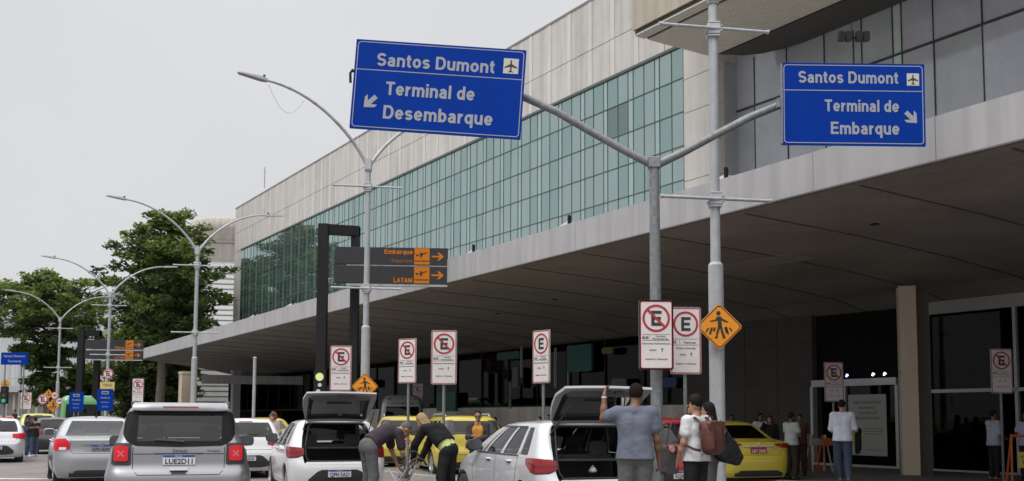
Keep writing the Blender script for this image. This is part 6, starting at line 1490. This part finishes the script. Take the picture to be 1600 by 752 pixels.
    if face:
        mb = MB(); mb.smooth = True
        for q in (-1, 1):
            c = hd+hx*q*.030*s+hy*.082*s+hz*.008*s; rs = .011*s if not glasses else .001
            V = []
            for i in range(5):
                for j in range(8): a, e_ = j/8*2*math.pi, (i/4-.5)*math.pi; V.append(c+rs*(hx*math.cos(a)*math.cos(e_)+hy*math.sin(a)*math.cos(e_)+hz*math.sin(e_)*.6))
            mb.add(V, [(i*8+j, i*8+(j+1) % 8, (i+1)*8+(j+1) % 8, (i+1)*8+j) for i in range(4) for j in range(8)])
            mb.tube([hd+hx*q*.046*s+hy*.078*s+hz*.024*s, hd+hx*q*.03*s+hy*.089*s+hz*.029*s, hd+hx*q*.014*s+hy*.09*s+hz*.024*s], .004*s, 5)
        mb.build('eyes', eyem, t)
        if glasses:
            mb = MB()
            for q in (-1, 1): mb.tube([hd+hx*q*.016*s+hy*.097*s+hz*.006*s, hd+hx*q*.05*s+hy*.090*s+hz*.006*s], .019*s, 8)
            mb.tube([hd-hx*.075*s+hz*.01*s, hd-hx*.055*s+hy*.088*s+hz*.01*s, hd+hx*.055*s+hy*.088*s+hz*.01*s, hd+hx*.075*s+hz*.01*s], .005*s, 5); mb.build('sunglasses', trim, t)
    t['_s'] = s; del t['_s']
    return t, J, s
def to_world(t, v): return Matrix.Translation(t.location) @ Matrix.Rotation(t.rotation_euler.z, 4, 'Z') @ Vector(v)
def pz(px, py, Y): return at(px, py, Y)
BK = 0; FRONT = math.pi
# grey tee man holding the tailgate
p = at(992, 655, 11.95); ht = at(992, 600, 11.95).z
t1, J, s1 = person('man from behind in grey blue tee and grey jeans holding up the tailgate', p.x, 11.95, ht, R(-4), dict(shL=(-.20, -.01, 1.42), elL=(-.345, .10, 1.36), wrL=(-.335, .14, 1.62), handL=(-.32, .20, 1.70), elR=(.245, .0, 1.13), wrR=(.265, .06, .90), head=(.02, .03, 1.625)), skin='brown',
    shirt=('slate', (.125, .135, .175)), trousers=('grey_jeans', (.105, .11, .105)), head_yaw=R(-25), shirt_hem=.91, build=1.06, res=.0115)
mb = MB(); wv = J['wrL']+(J['elL']-J['wrL'])*.10; dd = Vector(J['elL']-J['wrL']).normalized(); mb.tube([Vector(wv)-dd*.011, Vector(wv)+dd*.011], .036, 14); mb.build('wristwatch', mat('watch_silver', (.6, .6, .6), .3, metal=.6), t1)
# backpack man
p = at(1087, 655, 13.2); ht = at(1082, 619, 13.2).z
t2, J, s2 = person('young man in white tee wearing a brown backpack beside the nearest lamp post', p.x, 13.2, ht, R(38), dict(elR=(.235, -.0, 1.14), elL=(-.24, .0, 1.14), wrL=(-.25, .10, .90), wrR=(.24, .12, .92)), skin='tan', shirt=('white', (.62, .62, .64)), trousers=('black', (.018, .018, .02)),
    hair=hairm, hair_style='thick', head_yaw=R(30), shirt_hem=.90, res=.0115)
# backpack: worn, held by the man
leather = mat('brown_leather', (.10, .032, .022), .55, var=.15, vscale=8, bump=.3, bscale=30)
leather2 = mat('brown_leather_dark', (.06, .022, .018), .6)
bpk = thing('backpack', 'reddish brown leather backpack on the back of the man in the white tee', 'backpack', to_world(t2, (0, -.25*s2, 1.22*s2)), R(38))
V, Q = sdf_surface([((-.07, -.03, z_), (.07, -.03, z_), r_, r_) for z_, r_ in ((-.15, .088), (-.08, .102), (0, .104), (.08, .096), (.13, .08))]+[((-.05, -.08, -.12), (.05, -.08, -.12), .06, .06)], [], .011, k=.05); np_mesh('bag_body', V, Q, leather, bpk)
mb = MB(); mb.prism(rrect(-.15, .07, .15, .20, .045), -.125, .07); mb.build('flap', leather, bpk, bevel=.04)
mb = MB(); mb.prism(rrect(-.10, -.19, .10, -.03, .03), -.155, -.10); mb.build('front_pocket', leather2, bpk, bevel=.012)
mb = MB()
for q in (-.08, .08): mb.box((q-.012, -.155, -.19), (q+.012, -.137, .12))
mb.build('buckle_strap', leather2, bpk)
mb = MB()
for q in (-1, 1): mb.tube([(q*.09, .08, .16), (q*.115, .16, .245), (q*.13, .30, .23), (q*.15, .39, .12), (q*.20, .37, -.01), (q*.24, .24, -.10), (q*.22, .10, -.16), (q*.13, .06, -.18)], .018, 6)
mb.tube([(-.04, .0, .21), (-.03, .0, .26), (.03, .0, .26), (.04, .0, .21)], .01, 6); mb.build('shoulder_strap', leather2, bpk)
# grey tote carried by the man
tb = to_world(t2, (-.36*s2, .16*s2, 1.0*s2))
tote = thing('hand_bag', 'dark grey cloth bag hanging at the left side of the man in the white tee', 'bag', tb, R(38))
mb = MB(); mb.prism(rrect(-.10, -.27, .15, .10, .05), -.05, .05); mb.build('bag_body', cloth('grey_bag', (.07, .065, .07)), tote, bevel=.03)
mb = MB(); mb.tube([(-.04, 0, .08), (.02, 0, .3), (.15, 0, .5), (.26, -.03, .52)], .010, 6); mb.build('bag_strap', leather2, tote)
mb = MB(); mb.prism(circ(.01, .06, .045, 14), -.075, -.05); mb.build('bag_tag', mat('tag_pink', (.55, .22, .22), .6), tote)
# woman beside him
p = at(1107, 655, 13.9); ht = at(1100, 629, 13.9).z
person('woman with long black hair looking over at the backpack man', p.x, 13.9, ht, R(60), dict(), skin='tan', shirt=('greyblouse', (.16, .16, .17)), trousers=('grey_denim', (.14, .14, .15)), hair=hairm, hair_style='long', head_yaw=R(12), female=True, res=.0125)
hb = thing('shoulder_bag', 'black shoulder bag hanging behind the woman with long black hair', 'bag', (p.x+.22, 13.72, 1.02), R(20))
mb = MB(); mb.prism([(-.22, .18), (-.05, .26), (.12, .14), (.24, -.08), (.16, -.2), (-.1, -.14), (-.25, -.02)], -.06, .06); mb.build('bag_body', cloth('black_bag', (.012, .012, .014), .5), hb, bevel=.03)
mb = MB(); mb.tube([(-.18, 0, .16), (-.22, .0, .33), (-.10, 0, .42), (.05, 0, .2)], .012, 6); mb.build('bag_strap', trim, hb)
# white shirt man
p = at(1316, 655, 21.3); ht = at(1314, 625, 21.3).z
t4, J, s4 = person('man in white shirt and blue jeans walking towards the sliding door', p.x, 21.3, ht, R(-22), dict(kneeL=(-.09, .12, .52), ankL=(-.07, .16, .09), kneeR=(.10, -.03, .50), ankR=(.12, -.22, .13), elR=(.24, .02, 1.15), wrR=(.26, .24, 1.08), handR=(.24, .34, 1.08), elL=(-.23, .03, 1.14), wrL=(-.18, .22, 1.06)), skin='tan',
    shirt=('white_shirt', (.58, .60, .68)), trousers=('blue_jeans', (.045, .065, .11)), hair=hairm, long_sleeve=True, shirt_hem=.88, head_yaw=R(-20), gz=.12, shoes=(.15, .10, .06), res=.014)
jk = thing('folded_jacket', 'dark jacket carried over the arm of the man in the white shirt', 'jacket', to_world(t4, (.30*s4, .22*s4, .95*s4)), R(-22))
V, Q = sdf_surface([((0, 0, .14), (-.02, .02, -.30), .07, .055), ((0, .08, .15), (.01, .10, -.24), .06, .05), ((0, -.04, .15), (0, .12, .15), .065, .06)], [], .015); np_mesh('jacket_cloth', V, Q, cloth('black_jacket', (.015, .015, .018)), jk)
# standing man at far right by the pole
p = at(1552, 655, 22.6); ht = at(1556, 641, 22.6).z
person('man in pale blue shirt and black trousers standing by the dark pole at the right', p.x, 22.6, ht, R(-80), dict(elL=(-.2, .1, 1.16), wrL=(-.12, .30, 1.06), elR=(.22, .02, 1.14), wrR=(.2, .24, 1.02)), skin='brown', shirt=('pale_blue', (.36, .38, .46)), trousers=('black', (.018, .018, .02)), hair=hairshort, sleeve=.9, long_sleeve=False, gz=.12, shirt_hem=.86, res=.015, shoes=(.2, .12, .06))
p = at(1596, 655, 22.0); ht = at(1596, 643, 22.0).z
person('person in white and blue shirt cut by the right picture edge', p.x+.1, 22.0, ht, R(120), dict(elR=(.22, .1, 1.15), wrR=(.16, .3, 1.08)), skin='dark', shirt=('white_blue', (.34, .35, .50)), trousers=('black', (.018, .018, .02)), gz=.12, res=.015)
# group by the yellow sedan
p = at(1236, 655, 22.4); ht = at(1236, 645, 22.4).z
person('man in light grey tee with arms folded right of the yellow sedan taxi', p.x, 22.4, ht, R(-60), dict(elL=(-.24, .06, 1.14), wrL=(-.05, .24, 1.12), elR=(.24, .06, 1.14), wrR=(.05, .26, 1.10)), skin='dark', shirt=('light_grey', (.30, .32, .31)), trousers=('dark_brown', (.03, .022, .018)), hair=hairm, gz=.12, res=.015)
p = at(1250, 655, 24); ht = at(1249, 648, 24).z
person('person in dark clothes half hidden behind the man in the light grey tee', p.x, 24, ht, R(150), dict(elR=(.24, .06, 1.14), wrR=(.10, .28, 1.06)), skin='brown', shirt=('maroon', (.06, .02, .02)), trousers=('dark_brown', (.03, .022, .018)), hair=hairm, gz=.12, res=.016, female=True)
p = at(1188, 655, 26.5); ht = at(1187, 646, 26.5).z
person('person in white sleeveless top behind the boot of the yellow sedan taxi', p.x, 26.5, ht, R(-175), dict(), skin='brown', shirt=('white', (.62, .62, .64)), trousers=('dark_brown', (.03, .022, .018)), hair=hairm, hair_style='long', sleeve=.15, gz=.12, res=.016, female=True)
p = at(1203, 655, 25.5); ht = at(1204, 650, 25.5).z
person('person in dark top raising a pale hand behind the yellow sedan taxi', p.x, 25.5, ht, R(160), dict(elR=(.26, .10, 1.30), wrR=(.16, .16, 1.52), handR=(.15, .17, 1.6)), skin='tan', shirt=('black_top', (.02, .018, .02)), trousers=('dark_brown', (.03, .022, .018)), hair=hairm, hair_style='long', gz=.12, res=.016, female=True, long_sleeve=True)
p = at(1143, 655, 26.0); ht = at(1143, 648, 26.0).z
person('person in dark clothes behind the left rear of the yellow sedan taxi', p.x, 26.0, ht, R(180), dict(), skin='dark', shirt=('dark_blue', (.02, .022, .035)), trousers=('dark_brown', (.03, .022, .018)), hair=hairm, gz=.12, res=.016)
# bending pair
p = at(590, 655, 16.2)
bend = dict(hipL=(-.09, -.02, .92), hipR=(.09, -.02, .92), kneeL=(-.12, .04, .50), kneeR=(.12, .02, .50), ankL=(-.15, -.04, .09), ankR=(.14, -.06, .09), pelvis=(0, -.02, .96), waist=(0, .12, 1.08), chest=(0, .30, 1.17), neck=(0, .46, 1.19), head=(0, .60, 1.20), shL=(-.18, .40, 1.15), shR=(.18, .40, 1.15), elL=(-.20, .46, .88), elR=(.20, .46, .86), wrL=(-.12, .52, .66), wrR=(.12, .54, .64))
person('grey haired man in dark purple tee and grey jeans bending over the bicycle', p.x-.12, 16.2, 1.30, R(-58), bend, skin='tan', shirt=('plum', (.045, .032, .045)), trousers=('grey_jeans_b', (.10, .105, .105)), hair=mat('hair_grey', (.10, .09, .085), .8), head_pitch=R(-40), H=1.84, shirt_hem=1.01, build=1.0, sleeve=.7, res=.0125)
p = at(690, 655, 16.4)
b2 = dict(bend); b2.update(waist=(0, .10, 1.10), chest=(0, .25, 1.24), neck=(0, .38, 1.33), head=(0, .50, 1.40), shL=(-.17, .34, 1.27), shR=(.17, .34, 1.27), elL=(-.19, .50, 1.02), elR=(.19, .50, 1.00), wrL=(-.12, .58, .76), wrR=(.12, .60, .74))
person('blonde woman in black top and black trousers bending over the bicycle', p.x+.10, 16.4, 1.45, R(62), b2, skin='fair', shirt=('lime_vest', (.46, .52, .20)), trousers=('black', (.018, .018, .02)), hair=hairblond, hair_style='long', head_pitch=R(-30), H=1.76, shirt_hem=.93, female=True, long_sleeve=False, jacket=cloth('black_top_b', (.014, .014, .016)), jacket_hem=.10, res=.0125)
# man in sunglasses
p = at(747, 655, 20.8); ht = at(747, 642, 20.8).z
t5, J, s5 = person('man in sunglasses with an orange tee under a dark open jacket', p.x, 20.8, ht, R(176), dict(elL=(-.22, .02, 1.15), wrL=(.02, .25, 1.10), elR=(.22, .04, 1.15), wrR=(.10, .28, 1.18), handR=(.04, .34, 1.2)), skin='tan', shirt=('orange_tee', (.50, .24, .05)), trousers=('dark_blue_t', (.025, .03, .045)), hair=hairm, glasses=True, jacket=cloth('charcoal', (.05, .048, .05)), res=.0125, head_pitch=R(-6))
# curly haired woman
p = at(427, 655, 26.5); ht = at(428, 645, 26.5).z
person('smiling woman with curly reddish brown hair in a pale striped cardigan', p.x, 26.5, ht, R(160), dict(elL=(-.24, .04, 1.16), wrL=(-.08, .22, 1.02), elR=(.24, .04, 1.14), wrR=(.10, .22, .98)), skin='fair', shirt=('beige_stripe', (.36, .28, .25)), trousers=('dark_blue_t', (.025, .03, .045)), hair=hairbrown, hair_style='curly', female=True, long_sleeve=True, res=.014)
# pair on the far left
p = at(44, 655, 36); ht = at(44, 648.5, 36).z
person('man in navy shirt and blue jeans standing in the road between the silver cars', p.x, 36, ht, R(-70), dict(elR=(.22, .12, 1.2), wrR=(.12, .34, 1.24), elL=(-.22, .10, 1.2), wrL=(-.10, .34, 1.2)), skin='brown', shirt=('navy', (.02, .028, .05)), trousers=('blue_jeans', (.045, .065, .11)), shoes=(.5, .5, .5), res=.016, hair=hairshort)
p = at(55, 655, 36.8); ht = at(55, 652, 36.8).z
person('person in black tee holding a pale phone beside the man in jeans', p.x, 36.8, ht, R(60), dict(elR=(.22, .12, 1.2), wrR=(.12, .34, 1.22), elL=(-.22, .10, 1.18), wrL=(-.06, .36, 1.18)), skin='tan', shirt=('black', (.018, .018, .02)), trousers=('blue_jeans_b', (.06, .08, .13)), shoes=(.5, .5, .5), res=.016, hair=hairm)
# dim heads behind the cars
for (px, pyt, Y, lab, c) in ((773, 652, 30, 'dark haired person whose head shows just right of the yellow wagon with rails', (.10, .04, .03)), (843, 651, 30, 'dark haired person seen behind the roof of the silver hatchback, left of the sign pole', (.03, .03, .035)), (858, 648, 31, 'dark haired person seen behind the silver hatchback, right of the sign pole', (.03, .03, .035)), (22, 640, 68, 'far dark figure above the silver hatchback at the left edge', (.02, .02, .025)), (616, 651, 31, 'person whose head shows in front of the grey van window', (.2, .1, .06))):
    p = at(px, 655, Y); ht = at(px, pyt, Y).z
    person(lab, p.x, Y, ht, R(140), dict(), skin='tan', shirt=('dim_%d' % px, c), trousers=('dark_brown', (.03, .022, .018)), hair=hairm, res=.02, gz=0, face=False, hands=False)
# folded pushchair between the bending pair
p = at(632, 655, 15.9)
bk = thing('pushchair', 'folding pushchair with pale tubes and black handles between the bending man and woman', 'pushchair', (p.x, p.y, 0), R(-18))
fr = mat('pale_tube', (.42, .42, .41), .4, metal=.4)
for x in (-.24, .22):
    for y in (-.2, .2):
        mb = MB(); mb.lathe([(.05, -.02), (.085, -.018), (.09, 0), (.085, .018), (.05, .02), (.05, -.02)], (x, y, .09), 'y', 18); mb.lathe([(0, -.025), (.02, -.025), (.02, .025), (0, .025)], (x, y, .09), 'y', 8); mb.build('wheel', rubber, bk)
mb = MB()
for y in (-.18, .18):
    for a, b, r in (((-.24, y, .10), (.16, y*.9, .74), .013), ((.22, y, .10), (-.20, y*.9, .66), .013), ((-.20, y*.9, .66), (-.06, y*.8, .50), .010), ((.16, y*.9, .74), (.02, y*.8, .45), .010)): mb.tube([a, b], r, 8)
for x, z in ((-.24, .14), (.22, .14), (-.03, .40)): mb.tube([(x, -.18, z), (x, .18, z)], .010, 8)
mb.build('frame', fr, bk)
mb = MB()
mb.tube([(.14, -.17, .70), (.22, -.16, .80), (.30, -.12, .84), (.36, -.06, .80), (.38, .02, .72)], .016, 8); mb.tube([(.14, .17, .70), (.20, .15, .86), (.16, .08, .93), (.10, .0, .92)], .016, 8)
mb.lathe([(0, -.03), (.035, -.03), (.035, .03), (0, .03)], (.05, -.18, .84), 'y', 10); mb.tube([(.05, -.18, .84), (.10, -.17, .66)], .012, 6); mb.build('handle', trim, bk)
V, Q = sdf_surface([((-.13, -.1, .36), (-.13, .1, .36), .06, .06), ((-.06, -.1, .42), (-.06, .1, .42), .05, .05), ((.0, -.1, .55), (.0, .1, .55), .05, .05), ((.03, -.08, .66), (.03, .08, .66), .045, .045)], [], .012, k=.04); np_mesh('seat', V, Q, cloth('pushchair_grey', (.16, .16, .165)), bk)
V, Q = sdf_surface([((-.20, -.12, .30), (-.05, -.12, .28), .05, .06), ((-.02, -.14, .33), (.10, -.14, .30), .05, .045)], [], .012, k=.04); np_mesh('folded_blanket', V, Q, cloth('pale_blanket', (.42, .38, .36)), bk)
